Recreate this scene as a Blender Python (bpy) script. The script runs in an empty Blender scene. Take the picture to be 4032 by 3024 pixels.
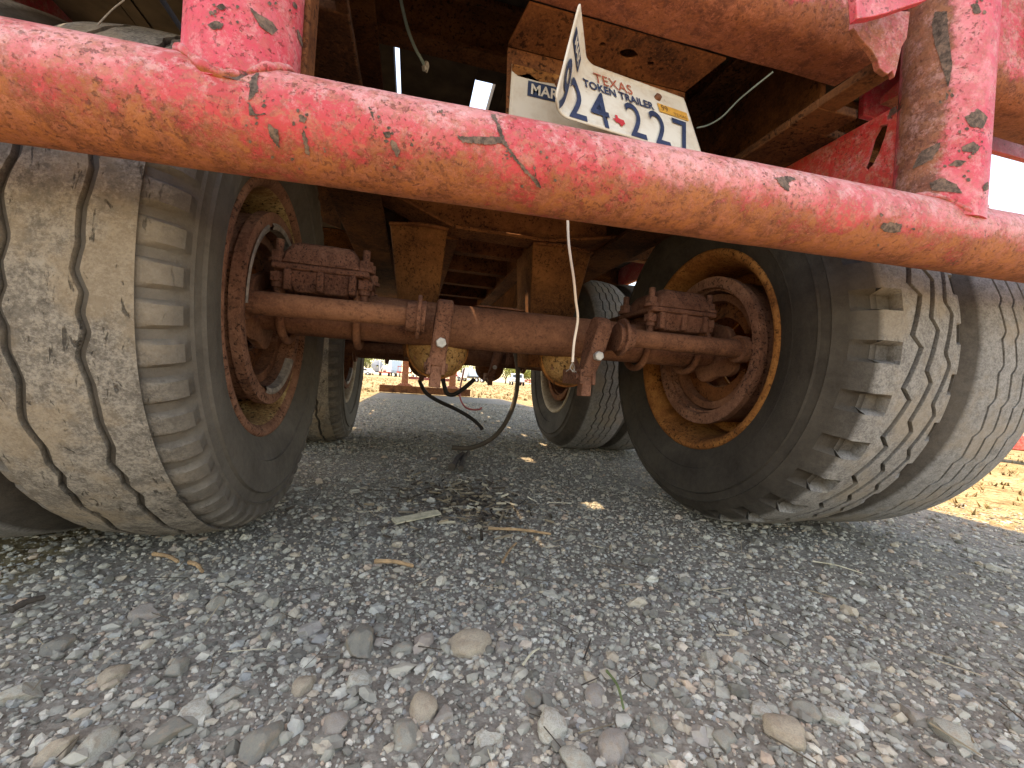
import bpy, bmesh, math, random
import numpy as np
from mathutils import Vector, Matrix, noise as mnoise
random.seed(7); rng = np.random.default_rng(7)
PI = math.pi
scene = bpy.context.scene
COL = scene.collection

# ------------------------------------------------------------------ camera
CAM = np.array([-0.2495, -1.0880, 0.3607])
YAW, PITCH, ROLL, FPX = -0.2364, -0.0029, 0.0645, 1651.3
def _basis():
    cy, sy = math.cos(YAW), math.sin(YAW)
    f = np.array([-sy*math.cos(PITCH), cy*math.cos(PITCH), math.sin(PITCH)])
    r = np.array([cy, sy, 0.0]); u = np.cross(r, f)
    return (math.cos(ROLL)*r+math.sin(ROLL)*u, -math.sin(ROLL)*r+math.cos(ROLL)*u, f)
CR, CU, CF = _basis()
cam_d = bpy.data.cameras.new('camera'); cam = bpy.data.objects.new('camera', cam_d); COL.objects.link(cam)
M = Matrix.Identity(4)
for i in range(3):
    M[i][0] = CR[i]; M[i][1] = CU[i]; M[i][2] = -CF[i]; M[i][3] = CAM[i]
cam.matrix_world = M
cam_d.sensor_width = 36.0; cam_d.lens = 36.0*FPX/4032; cam_d.clip_start = 0.02; cam_d.clip_end = 3000
scene.camera = cam
# ------------------------------------------------------------------ world, sun, exposure
TO_SUN = Vector((-0.40, 0.17, 1.25)).normalized()
w = bpy.data.worlds.new('World'); scene.world = w; w.use_nodes = True
nt = w.node_tree; nt.nodes.clear()
sky = nt.nodes.new('ShaderNodeTexSky'); sky.sky_type = 'NISHITA'; sky.sun_disc = False
sky.sun_elevation = math.asin(TO_SUN.z); sky.sun_rotation = math.atan2(TO_SUN.x, TO_SUN.y)
sky.air_density = 1.0; sky.dust_density = 0.9; sky.ozone_density = 1.0
bg = nt.nodes.new('ShaderNodeBackground'); bg.inputs['Strength'].default_value = 0.15
out = nt.nodes.new('ShaderNodeOutputWorld')
nt.links.new(sky.outputs[0], bg.inputs[0]); nt.links.new(bg.outputs[0], out.inputs[0])
sun_d = bpy.data.lights.new('sun', 'SUN'); sun_d.energy = 2.2; sun_d.angle = math.radians(0.5); sun_d.color = (1.0, 0.93, 0.80)
sun = bpy.data.objects.new('sun', sun_d); COL.objects.link(sun)
sun.rotation_euler = TO_SUN.to_track_quat('Z', 'Y').to_euler(); sun.location = (0, 0, 20)
scene.view_settings.view_transform = 'Standard'; scene.view_settings.look = 'None'
scene.view_settings.exposure = 2.35; scene.view_settings.gamma = 1.0
scene.view_settings.use_curve_mapping = False
scene.view_settings.use_white_balance = True; scene.view_settings.white_balance_temperature = 9200; scene.view_settings.white_balance_tint = 14
scene.render.resolution_x = 1024; scene.render.resolution_y = 768
scene.render.engine = 'CYCLES'
scene.cycles.max_bounces = 10; scene.cycles.diffuse_bounces = 6

# ------------------------------------------------------------------ pixel helpers (photograph is 4032 x 3024)
SP = 4032/2212.0
def ray(x, y): return CR*(x-2016)/FPX - CU*(y-1512)/FPX + CF
def on(x, y, ax, v):
    d = ray(x, y); k = 'xyz'.index(ax); t = (v-CAM[k])/d[k]; return CAM+t*d
def gnd(x, y): return on(x*SP, y*SP, 'z', 0.0)          # pixels of the 2212-wide view
def far(x, dist):                                        # photo column + distance on the ground
    d = ray(x, 1480+0.0645*(x-1619)); d = d/np.linalg.norm(d[:2]); return np.array([CAM[0]+d[0]*dist, CAM[1]+d[1]*dist, 0.0])
def on_cyl(x, y, axis, c, r, lift=0.0007):
    """hit of a photo pixel on an upright ('z') or lateral ('x') pipe"""
    d = ray(x, y); k = [0, 1] if axis == 'z' else [1, 2]
    o = CAM[k]-np.array(c); e = d[k]; rr = r+lift
    A = e@e; B = 2*o@e; C = o@o-rr*rr; D = B*B-4*A*C
    t = -B/(2*A) if D < 0 else (-B-math.sqrt(D))/(2*A)
    return CAM+t*d

# ------------------------------------------------------------------ materials
class NT:
    def __init__(s, name):
        s.m = bpy.data.materials.new(name); s.m.use_nodes = True; s.t = s.m.node_tree
        s.b = s.t.nodes['Principled BSDF']; s.tc = s.t.nodes.new('ShaderNodeTexCoord')
        s.co = s.tc.outputs['Object']; s.geo = s.t.nodes.new('ShaderNodeNewGeometry')
    def L(s, a, b): s.t.links.new(a, b)
    def setin(s, sock, v):
        if hasattr(v, 'is_output') or isinstance(v, bpy.types.NodeSocket): s.L(v, sock)
        elif isinstance(v, (tuple, list)) and len(v) == 3 and sock.type == 'RGBA': sock.default_value = (*v, 1)
        else: sock.default_value = v
    def noise(s, scale, detail=5, rough=.6, vec=None, dist=0.0):
        n = s.t.nodes.new('ShaderNodeTexNoise'); n.inputs['Scale'].default_value = scale
        n.inputs['Detail'].default_value = detail; n.inputs['Roughness'].default_value = rough; n.inputs['Distortion'].default_value = dist
        s.L(vec or s.co, n.inputs['Vector']); return n.outputs['Fac']
    def vor(s, scale, feature='F1', vec=None, out='Distance', rnd=1.0):
        n = s.t.nodes.new('ShaderNodeTexVoronoi'); n.feature = feature; n.inputs['Scale'].default_value = scale
        n.inputs['Randomness'].default_value = rnd
        s.L(vec or s.co, n.inputs['Vector']); return n.outputs[out]
    def mapv(s, scale, vec=None):
        n = s.t.nodes.new('ShaderNodeMapping'); n.inputs['Scale'].default_value = scale; s.L(vec or s.co, n.inputs['Vector']); return n.outputs[0]
    def sep(s, vec):
        n = s.t.nodes.new('ShaderNodeSeparateXYZ'); s.L(vec, n.inputs[0]); return n.outputs
    def math(s, op, a, b=0.0, c=0.0):
        n = s.t.nodes.new('ShaderNodeMath'); n.operation = op
        for i, v in enumerate((a, b, c)): s.setin(n.inputs[i], v)
        return n.outputs[0]
    def step(s, v, lo, hi):
        n = s.t.nodes.new('ShaderNodeMapRange'); n.interpolation_type = 'SMOOTHSTEP'
        s.setin(n.inputs[0], v); n.inputs[1].default_value = lo; n.inputs[2].default_value = hi; return n.outputs[0]
    def ramp(s, fac, stops):
        n = s.t.nodes.new('ShaderNodeValToRGB'); cr = n.color_ramp
        while len(cr.elements) < len(stops): cr.elements.new(0.5)
        for e, (p, c) in zip(cr.elements, stops): e.position = p; e.color = (*c, 1)
        s.setin(n.inputs[0], fac); return n.outputs[0]
    def mix(s, f, a, b, mode='MIX'):
        n = s.t.nodes.new('ShaderNodeMix'); n.data_type = 'RGBA'; n.blend_type = mode
        s.setin(n.inputs[0], f); s.setin(n.inputs[6], a); s.setin(n.inputs[7], b); return n.outputs[2]
    def attr(s, name, out='Fac'):
        n = s.t.nodes.new('ShaderNodeAttribute'); n.attribute_name = name; return n.outputs[out]
    def bump(s, h, strength=.5, dist=.002, prev=None):
        n = s.t.nodes.new('ShaderNodeBump'); n.inputs['Strength'].default_value = strength; n.inputs['Distance'].default_value = dist
        s.L(h, n.inputs['Height'])
        if prev is not None: s.L(prev, n.inputs['Normal'])
        return n.outputs[0]
    def done(s, col, rough=.8, nrm=None, spec=.3, metal=0.0):
        s.setin(s.b.inputs['Base Color'], col); s.setin(s.b.inputs['Roughness'], rough)
        s.b.inputs['Specular IOR Level'].default_value = spec; s.b.inputs['Metallic'].default_value = metal
        if nrm is not None: s.L(nrm, s.b.inputs['Normal'])
        return s.m

def m_plain(name, col, rough=.8, var=.25, scale=30, spec=.3):
    n = NT(name); a = n.noise(scale, 6)
    dk = tuple(c*(1-var) for c in col); lt = tuple(min(1, c*(1+var)) for c in col)
    return n.done(n.ramp(a, [(.3, dk), (.7, lt)]), rough, n.bump(n.noise(scale*4, 4), .3, .002), spec)

def m_rust(name, dark, mid, light, pit=1.0, flake=0.0, scale=1.0):
    """mottled rust: large tonal drift, grainy mid-scale, dark pits"""
    n = NT(name)
    big = n.noise(5*scale, 5, .6, dist=.6); mid_n = n.noise(38*scale, 7, .7); fine = n.noise(230*scale, 4, .7)
    f = n.math('ADD', n.math('MULTIPLY', big, .55), n.math('ADD', n.math('MULTIPLY', mid_n, .35), n.math('MULTIPLY', fine, .3)))
    col = n.ramp(f, [(.46, dark), (.58, mid), (.71, light)])
    pv = n.noise(125*scale, 4, .6); area = n.step(n.noise(8*scale, 4, .7), .34, .58)
    pits = n.math('MULTIPLY', n.step(pv, .53, .62), area)
    pits = n.math('MULTIPLY', pits, pit)
    col = n.mix(n.math('MULTIPLY', pits, .8), col, tuple(c*.22 for c in dark))
    spk = n.step(n.noise(190*scale, 5, .75), .57, .68); col = n.mix(n.math('MULTIPLY', spk, .35), col, tuple(min(1, c*1.5) for c in light))
    st = n.step(n.noise(4, 6, .75, n.mapv((1.2, 1.2, 5))), .56, .72)
    col = n.mix(n.math('MULTIPLY', st, .35), col, tuple(c*.5 for c in dark))
    b1 = n.bump(n.math('ADD', n.math('MULTIPLY', mid_n, .8), n.math('MULTIPLY', fine, .5)), .6, .0025)
    b2 = n.bump(n.math('SUBTRACT', 1.0, pits), .5, .0015, b1)
    return n.done(col, .9, b2, .15)

def m_paint(name, paint, faded, rust, rust2, under=.5, bias=0.0, chips=.64, top_sheen=.6, frk=.72, side=0.0):
    """old red paint: chalky in patches, sky highlight painted on tops, rusted through along the underside, chipped"""
    n = NT(name)
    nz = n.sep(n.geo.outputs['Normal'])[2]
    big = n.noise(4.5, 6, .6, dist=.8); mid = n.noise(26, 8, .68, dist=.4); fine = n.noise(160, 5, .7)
    col = n.mix(n.step(n.math('ADD', n.math('MULTIPLY', nz, top_sheen*.35), big), .42, .72), paint, faded)  # random fading, plus pink on upward faces painting the sky's reflection
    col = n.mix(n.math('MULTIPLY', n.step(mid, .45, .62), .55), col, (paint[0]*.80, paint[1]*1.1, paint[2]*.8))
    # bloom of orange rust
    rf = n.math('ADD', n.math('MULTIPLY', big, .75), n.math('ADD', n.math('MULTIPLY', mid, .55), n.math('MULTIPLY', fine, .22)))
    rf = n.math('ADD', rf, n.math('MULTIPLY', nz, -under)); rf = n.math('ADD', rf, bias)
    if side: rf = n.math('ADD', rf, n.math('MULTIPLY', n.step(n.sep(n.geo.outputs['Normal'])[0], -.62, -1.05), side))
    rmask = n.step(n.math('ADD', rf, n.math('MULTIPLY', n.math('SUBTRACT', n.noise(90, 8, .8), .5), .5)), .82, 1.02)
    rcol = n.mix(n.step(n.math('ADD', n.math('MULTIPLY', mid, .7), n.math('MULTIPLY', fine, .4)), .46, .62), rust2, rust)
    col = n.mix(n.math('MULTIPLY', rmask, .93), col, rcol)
    # orange freckles everywhere the paint is thin
    sp = n.math('MULTIPLY', n.step(n.noise(70, 9, .85, dist=.3), .485, .55), n.step(n.noise(7, 6, .7), .18, .50))
    col = n.mix(n.math('MULTIPLY', sp, frk), col, n.mix(n.step(fine, .4, .6), (.46, .155, .09), (.27, .09, .055)))
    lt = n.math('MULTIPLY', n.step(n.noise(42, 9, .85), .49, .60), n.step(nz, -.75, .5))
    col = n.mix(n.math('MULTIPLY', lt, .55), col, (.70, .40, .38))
    # small pits and chips down to dark metal
    pt = n.math('MULTIPLY', n.step(n.noise(170, 6, .7), .57, .64), n.step(n.noise(8, 5, .7), .36, .60))
    col = n.mix(n.math('MULTIPLY', pt, .7), col, n.mix(n.step(fine, .42, .58), (.10, .034, .022), (.24, .075, .045)))
    ch = n.step(n.noise(11, 7, .62, dist=.5), chips, chips+.035)
    dk = ch
    col = n.mix(dk, col, n.ramp(fine, [(.35, (.050, .030, .022)), (.65, (.13, .085, .065))]))
    h = n.math('SUBTRACT', n.math('ADD', n.math('MULTIPLY', n.math('MULTIPLY', fine, .5), n.math('ADD', rmask, .35)), n.math('MULTIPLY', mid, .35)), n.math('ADD', n.math('MULTIPLY', dk, .7), n.math('MULTIPLY', pt, .4)))
    ro = n.math('ADD', .5, n.math('MULTIPLY', rmask, .35))
    return n.done(col, ro, n.bump(h, .8, .0035), .35)

RED = (.53, .050, .060); FADE_SHEEN = (.66, .27, .25)
M_bumper = m_paint('bumper_paint', RED, FADE_SHEEN, (.38, .135, .050), (.17, .064, .027), .40, -.03, .70)
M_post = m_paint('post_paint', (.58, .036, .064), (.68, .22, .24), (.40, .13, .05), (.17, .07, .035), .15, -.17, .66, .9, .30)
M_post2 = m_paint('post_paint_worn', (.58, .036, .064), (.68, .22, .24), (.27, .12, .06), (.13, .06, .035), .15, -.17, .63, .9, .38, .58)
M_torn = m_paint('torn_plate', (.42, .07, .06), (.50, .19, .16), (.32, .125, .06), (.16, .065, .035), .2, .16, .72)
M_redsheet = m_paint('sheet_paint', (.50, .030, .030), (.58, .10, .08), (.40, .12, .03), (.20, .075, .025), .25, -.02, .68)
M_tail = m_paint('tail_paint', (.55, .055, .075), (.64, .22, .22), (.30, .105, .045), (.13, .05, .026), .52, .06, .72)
M_rust = m_rust('frame_rust', (.055, .021, .011), (.150, .053, .022), (.25, .094, .036))
M_rustdark = m_rust('deep_rust', (.030, .013, .008), (.085, .034, .016), (.17, .068, .027))
M_rustax = m_rust('axle_rust', (.085, .036, .022), (.18, .077, .045), (.28, .125, .07), .45)
M_rustor = m_rust('orange_rust', (.10, .036, .013), (.27, .10, .030), (.44, .19, .06), 1.0)
M_rustyel = m_rust('yellow_rim', (.10, .045, .025), (.30, .165, .07), (.58, .42, .20), 1.2)
M_rustcast = m_rust('cast_rust', (.075, .032, .021), (.165, .073, .046), (.27, .125, .08), .9, scale=1.4)
M_drum = m_rust('drum_rust', (.10, .045, .03), (.23, .105, .065), (.34, .17, .11), 1.0)
M_cream = m_rust('cream_rim', (.14, .085, .05), (.38, .29, .2), (.5, .42, .32), .5)
_n = NT('bare_metal'); M_chip = _n.done(_n.ramp(_n.noise(110, 7, .75), [(.38, (.05, .035, .028)), (.5, (.12, .085, .068)), (.64, (.24, .15, .11))]), .9, _n.bump(_n.noise(200, 4), .5, .001), .2)
M_steel = m_plain('bolt_steel', (.42, .40, .37), .45, .3, 60, .5)
M_grey = m_plain('machined_grey', (.24, .20, .17), .7, .5, 60, .3)
M_wood = m_plain('deck_wood', (.052, .039, .030), .9, .5, 12)
M_black = m_plain('hose_rubber', (.030, .024, .020), .6, .4, 20)
M_wire_w = m_plain('white_wire', (.72, .60, .50), .5, .12, 40)
M_wire_t = m_plain('teal_wire', (.15, .19, .175), .5, .25, 40)
M_wire_r = m_plain('red_wire', (.33, .08, .07), .5, .15, 40)
M_fray = m_plain('frayed_wire', (.30, .26, .22), .6, .3, 300)

def m_tyre(name, side, sidev, tread, treadv, crack=1.0):
    n = NT(name); a = n.attr('tread')
    big = n.noise(7, 6, .65); mid = n.noise(60, 9, .85); fine = n.noise(260, 4, .7)
    s1 = n.ramp(n.math('ADD', n.math('MULTIPLY', big, .6), n.math('MULTIPLY', mid, .4)), [(.38, side), (.62, sidev)])
    t1 = n.ramp(n.math('ADD', n.math('MULTIPLY', mid, .6), n.math('MULTIPLY', fine, .4)), [(.43, tread), (.56, treadv)])
    t1 = n.mix(n.math('MULTIPLY', n.step(n.noise(21, 9, .85), .49, .57), .6*crack), t1, tuple(c*.75 for c in tread))
    t1 = n.mix(n.math('MULTIPLY', n.step(big, .47, .62), .55), t1, (treadv[0]*.95, treadv[1]*.82, treadv[2]*.66))
    dk = n.math('MULTIPLY', n.step(n.noise(36, 6, .7, n.mapv((1.7, .6, .6)), 1.0), .60, .66), crack)
    t1 = n.mix(n.math('MULTIPLY', dk, .8), t1, tuple(c*.35 for c in tread))
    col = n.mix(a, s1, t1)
    h = n.math('ADD', n.math('MULTIPLY', n.math('MULTIPLY', mid, a), 1.0), n.math('MULTIPLY', fine, .25))
    h = n.math('SUBTRACT', h, n.math('MULTIPLY', n.math('MULTIPLY', dk, a), .8))
    return n.done(col, .9, n.bump(h, .9, .005), .2)
M_ty_worn = m_tyre('tyre_worn', (.080, .068, .056), (.150, .128, .105), (.15, .130, .11), (.37, .325, .27))
M_ty_lug = m_tyre('tyre_lug', (.030, .024, .019), (.070, .058, .046), (.17, .155, .14), (.34, .315, .285), .25)
M_ty_rib = m_tyre('tyre_rib', (.040, .032, .026), (.095, .078, .062), (.19, .18, .165), (.36, .34, .32), .15)

# ------------------------------------------------------------------ mesh helpers
class MB:
    def __init__(s): s.v = []; s.f = []
    def add(s, V, F):
        o = len(s.v); s.v += [tuple(map(float, p)) for p in V]; s.f += [tuple(i+o for i in q) for q in F]; return s
    def box(s, x0, x1, y0, y1, z0, z1, mat=None):
        V = [(x, y, z) for x in (x0, x1) for y in (y0, y1) for z in (z0, z1)]
        if mat is not None: V = [tuple(mat @ Vector(p)) for p in V]
        return s.add(V, [(0, 1, 3, 2), (4, 6, 7, 5), (0, 4, 5, 1), (2, 3, 7, 6), (0, 2, 6, 4), (1, 5, 7, 3)])
    def hull8(s, lo, hi):
        """lo, hi: two quads (4 points each, same order)"""
        return s.add(list(lo)+list(hi), [(3, 2, 1, 0), (4, 5, 6, 7)]+[(i, (i+1) % 4, 4+(i+1) % 4, 4+i) for i in range(4)])
    def cyl(s, p0, p1, r0, r1=None, n=24, caps=True):
        r1 = r0 if r1 is None else r1
        p0 = Vector(p0); p1 = Vector(p1); d = (p1-p0).normalized()
        a = d.orthogonal().normalized(); b = d.cross(a)
        V = []
        for p, r in ((p0, r0), (p1, r1)):
            V += [p+a*(r*math.cos(2*PI*i/n))+b*(r*math.sin(2*PI*i/n)) for i in range(n)]
        F = [(i, (i+1) % n, n+(i+1) % n, n+i) for i in range(n)]
        if caps: F += [tuple(range(n-1, -1, -1)), tuple(range(n, 2*n))]
        return s.add(V, F)
    def tube(s, pts, r, n=8, smooth=6, closed=False):
        P = [Vector(p) for p in pts]
        if smooth > 1 and len(P) > 2:
            Q = []
            for i in range(len(P)-1):
                p0 = P[max(i-1, 0)]; p1 = P[i]; p2 = P[i+1]; p3 = P[min(i+2, len(P)-1)]
                for k in range(smooth):
                    t = k/smooth
                    Q.append(.5*((2*p1)+(p2-p0)*t+(2*p0-5*p1+4*p2-p3)*t*t+(3*p1-p0-3*p2+p3)*t**3))
            P = Q+[P[-1]]
        R = r if callable(r) else (lambda u: r)
        V = []; prev = None
        for i, p in enumerate(P):
            d = (P[min(i+1, len(P)-1)]-P[max(i-1, 0)]).normalized()
            a = d.orthogonal().normalized() if prev is None else (prev-d*prev.dot(d)).normalized()
            prev = a; b = d.cross(a); rr = R(i/max(1, len(P)-1))
            V += [p+a*(rr*math.cos(2*PI*k/n))+b*(rr*math.sin(2*PI*k/n)) for k in range(n)]
        m = len(P); F = [(i*n+k, i*n+(k+1) % n, (i+1)*n+(k+1) % n, (i+1)*n+k) for i in range(m-1) for k in range(n)]
        F += [tuple(range(n-1, -1, -1)), tuple(range((m-1)*n, m*n))]
        return s.add(V, F)
    def lathe(s, prof, c, n=72, sgn=1, a0=0.0, a1=2*PI, closed_prof=False):
        """revolve (t, r) about the X axis through c; x = c.x + sgn*t"""
        full = abs(a1-a0-2*PI) < 1e-6; m = n if full else n+1; k = len(prof)
        V = []
        for i in range(m):
            a = a0+(a1-a0)*i/n
            V += [(c[0]+sgn*t, c[1]+r*math.cos(a), c[2]+r*math.sin(a)) for t, r in prof]
        F = []
        for i in range(n):
            j = (i+1) % m
            for q in range(k if closed_prof else k-1):
                q2 = (q+1) % k
                F.append((i*k+q, i*k+q2, j*k+q2, j*k+q))
        return s.add(V, F)
    def prism(s, poly, axis, d0, d1):
        """extrude a 2-D polygon along axis; poly in the two other axes (xyz order)"""
        def P(a, b, d): return (d, a, b) if axis == 'x' else ((a, d, b) if axis == 'y' else (a, b, d))
        n = len(poly); V = [P(a, b, d0) for a, b in poly]+[P(a, b, d1) for a, b in poly]
        return s.add(V, [tuple(range(n)), tuple(range(2*n-1, n-1, -1))]+[(i, i+n, (i+1) % n+n, (i+1) % n) for i in range(n)])
    def hexnut(s, p0, p1, r): return s.cyl(p0, p1, r, r, 6)
    def mesh(s, name, angle=38):
        me = bpy.data.meshes.new(name); me.from_pydata(s.v, [], s.f)
        bm = bmesh.new(); bm.from_mesh(me); bmesh.ops.recalc_face_normals(bm, faces=bm.faces); bm.to_mesh(me); bm.free()
        me.polygons.foreach_set('use_smooth', [True]*len(me.polygons)); me.set_sharp_from_angle(angle=math.radians(angle))
        me.update(); return me
    def build(s, name, mat, parent=None, bevel=0.0, angle=38, wob=0.0):
        if wob: s.v = [tuple(Vector(p)+wob*Vector(mnoise.noise_vector(Vector(p)*9))+.5*wob*Vector(mnoise.noise_vector(Vector(p)*31))) for p in s.v]
        o = bpy.data.objects.new(name, s.mesh(name, angle)); o.data.materials.append(mat); COL.objects.link(o)
        if parent is not None: o.parent = parent
        if bevel:
            b = o.modifiers.new('bevel', 'BEVEL'); b.width = bevel; b.segments = 2; b.limit_method = 'ANGLE'; b.angle_limit = math.radians(40)
        return o
def empty(name, loc=(0, 0, 0)):
    o = bpy.data.objects.new(name, None); o.location = loc; o.empty_display_size = .2; COL.objects.link(o); return o
def tag(o, label=None, cat=None, group=None, kind=None):
    for k, v in (('label', label), ('category', cat), ('group', group), ('kind', kind)):
        if v: o[k] = v
    return o

# ================================================================== GROUND
def m_ground():
    n = NT('ground_mix'); xyz = n.sep(n.co)
    big = n.noise(1.3, 5); fine = n.noise(90, 6, .75); grit = n.vor(150); grit2 = n.vor(60)
    # fine crushed stone and dust inside the trailer's shadow outline
    g = n.ramp(n.math('ADD', n.math('MULTIPLY', fine, .6), n.math('MULTIPLY', n.noise(14, 5), .4)), [(.36, (.14, .118, .09)), (.5, (.25, .215, .17)), (.66, (.42, .365, .29))])
    g = n.mix(n.math('MULTIPLY', n.step(n.noise(2.6, 6, .7), .42, .62), .6), g, n.mix(n.step(n.noise(40, 6, .8), .42, .58), (.17, .135, .10), (.36, .30, .225)))
    g = n.mix(n.math('MULTIPLY', n.step(grit2, .34, .12), .7), g, n.mix(n.vor(60, out='Color'), (.27, .24, .195), (.52, .47, .39)))
    g = n.mix(n.math('MULTIPLY', n.step(n.vor(22), .30, .10), .6), g, n.mix(n.vor(22, out='Color'), (.12, .10, .078), (.50, .44, .355)))
    g = n.mix(n.math('MULTIPLY', n.step(n.noise(1.1, 7, .75), .44, .60), .45), g, n.mix(n.step(n.noise(18, 8, .8), .44, .58), (.13, .10, .074), (.31, .255, .19)))
    # dry ground outside that outline, its sunlit tan put into the colour
    d = n.ramp(n.math('ADD', n.math('MULTIPLY', n.noise(26, 7, .8), .65), n.math('MULTIPLY', n.noise(3, 4), .35)), [(.36, (.09, .052, .022)), (.47, (.27, .20, .10)), (.60, (.42, .345, .205))])
    d = n.mix(n.math('MULTIPLY', n.step(n.noise(.35, 5), .5, .7), .45), d, (.38, .325, .22))
    d = n.mix(n.math('MULTIPLY', n.step(n.noise(24, 9, .85), .50, .56), .85), d, (.10, .06, .026))
    d = n.mix(n.math('MULTIPLY', n.step(n.noise(1.4, 8, .85, n.mapv((.5, 1.6, 1))), .53, .66), .55), d, (.20, .125, .06))
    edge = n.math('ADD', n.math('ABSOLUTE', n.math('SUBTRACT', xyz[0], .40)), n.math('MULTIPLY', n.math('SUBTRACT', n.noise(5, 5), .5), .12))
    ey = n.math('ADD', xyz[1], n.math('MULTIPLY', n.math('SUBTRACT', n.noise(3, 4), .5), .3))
    mk = n.math('MULTIPLY', n.step(edge, 1.28, 1.20), n.step(ey, 7.75, 7.55))  # colour boundary follows the trailer's shadow edge: sun and shade painted in
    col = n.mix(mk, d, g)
    h = n.math('ADD', n.math('MULTIPLY', grit2, -.6), n.math('ADD', n.math('MULTIPLY', fine, .7), n.math('MULTIPLY', grit, -.3)))
    return n.done(col, .95, n.bump(h, .8, .006), .15)
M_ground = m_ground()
def ground_z(x, y):
    return .010*mnoise.noise(Vector((x*1.7, y*1.7, 3.1)))+.004*mnoise.noise(Vector((x*6, y*6, 1.2)))-.004
# one sheet to the horizon: fine in the middle, coarse far out
xs = np.unique(np.concatenate([np.linspace(-2.2, 2.6, 97), np.array([-900, -400, -150, -60, -25, -10, -5, -3.2, 3.6, 6, 10, 25, 60, 150, 400, 900])]))
ys = np.unique(np.concatenate([np.linspace(-1.6, 4.2, 117), np.array([-900, -300, -80, -20, -6, -2.6, 5, 6, 7, 8, 10, 14, 20, 35, 60, 110, 200, 400, 900])]))
V = []; 
for x in xs:
    for y in ys:
        V.append((x, y, ground_z(x, y) if abs(x) < 2.7 and -1.7 < y < 4.3 else -.004))
ny = len(ys)
F = [(i*ny+j, (i+1)*ny+j, (i+1)*ny+j+1, i*ny+j+1) for i in range(len(xs)-1) for j in range(ny-1)]
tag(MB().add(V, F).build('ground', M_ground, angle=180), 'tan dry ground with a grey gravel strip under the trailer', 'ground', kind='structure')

# ------------------------------------------------------------------ gravel
def m_stone(name, attr=True):
    n = NT(name)
    if attr: a = n.attr('tone')
    else:
        oi = n.t.nodes.new('ShaderNodeObjectInfo'); a = oi.outputs['Alpha']
    c = n.ramp(a, [(.0, (.15, .133, .104)), (.15, (.24, .214, .168)), (.36, (.33, .298, .234)), (.56, (.43, .388, .305)), (.70, (.46, .36, .25)), (.82, (.54, .49, .39)), (.90, (.29, .28, .25)), (.96, (.50, .35, .24)), (1.0, (.66, .61, .50))])
    m = n.noise(120 if attr else 45, 6, .7)
    c = n.mix(n.math('MULTIPLY', n.step(m, .4, .7), .35), c, n.mix(.5, c, (.13, .11, .095)))
    if not attr:
        c = n.mix(n.math('MULTIPLY', n.step(n.noise(2.2, 4), .48, .62), .45), c, (.36, .25, .165))
        c = n.mix(n.math('MULTIPLY', n.step(n.noise(14, 7, .75), .45, .62), .45), c, (.17, .15, .125))
    return n.done(c, .92, n.bump(m, .5, .002 if attr else .004), .2)
M_stone = m_stone('gravel_stone'); M_rock = m_stone('loose_stone', False)
def ico(sub):
    bm = bmesh.new(); bmesh.ops.create_icosphere(bm, subdivisions=sub, radius=1.0)
    V = np.array([v.co[:] for v in bm.verts]); Fc = np.array([[v.index for v in f.verts] for f in bm.faces]); bm.free(); return V, Fc
def scatter(n, sub, smin, smax, region, power, name_seed):
    """angular pebbles: positions denser near where the photographer crouched"""
    r = np.random.default_rng(name_seed); base, Fc = ico(sub)
    x0, x1, y0, y1 = region
    X = r.uniform(x0, x1, n*6); Y = r.uniform(y0, y1, n*6)
    d = np.hypot(X+.2, Y+1.0); keep = r.uniform(0, 1, n*6) < np.clip((.55/np.maximum(d, .05))**power, 0, 1)
    X = X[keep][:n]; Y = Y[keep][:n]; k = len(X)
    u = r.uniform(0, 1, k); S = smin*(smax/smin)**(u**1.7)*.5
    sc = np.stack([S*r.uniform(.8, 1.45, k), S*r.uniform(.75, 1.15, k), S*r.uniform(.5, .85, k)], 1)
    jit = 1+r.uniform(-.32, .32, (k, len(base)))
    P = base[None]*jit[..., None]*sc[:, None, :]
    ta = r.normal(0, .35, k); ca, sa = np.cos(ta)[:, None], np.sin(ta)[:, None]
    y_, z_ = P[..., 1]*ca-P[..., 2]*sa, P[..., 1]*sa+P[..., 2]*ca
    az = r.uniform(0, 2*PI, k); cz, sz = np.cos(az)[:, None], np.sin(az)[:, None]
    x2, y2 = P[..., 0]*cz-y_*sz, P[..., 0]*sz+y_*cz
    gz = np.array([ground_z(a, b) for a, b in zip(X, Y)])
    Z = z_+(gz+sc[:, 2]*r.uniform(-.15, .6, k))[:, None]
    Vt = np.stack([x2+X[:, None], y2+Y[:, None], Z], 2).reshape(-1, 3)
    nb = len(base); Fa = (Fc[None]+(np.arange(k)*nb)[:, None, None]).reshape(-1, 3)
    return Vt, Fa, np.repeat(r.uniform(0, 1, k), nb)
parts = [scatter(80000, 1, .0026, .0105, (-1.75, 2.0, -.95, 1.3), 1.25, 1),
         scatter(9500, 1, .008, .018, (-1.7, 1.95, -.95, 1.6), 1.1, 2),
         scatter(26000, 1, .007, .020, (-1.0, 1.8, .9, 5.5), .55, 3),
         scatter(520, 2, .014, .028, (-1.5, 1.8, -.92, .9), 1.0, 4)]
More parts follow.
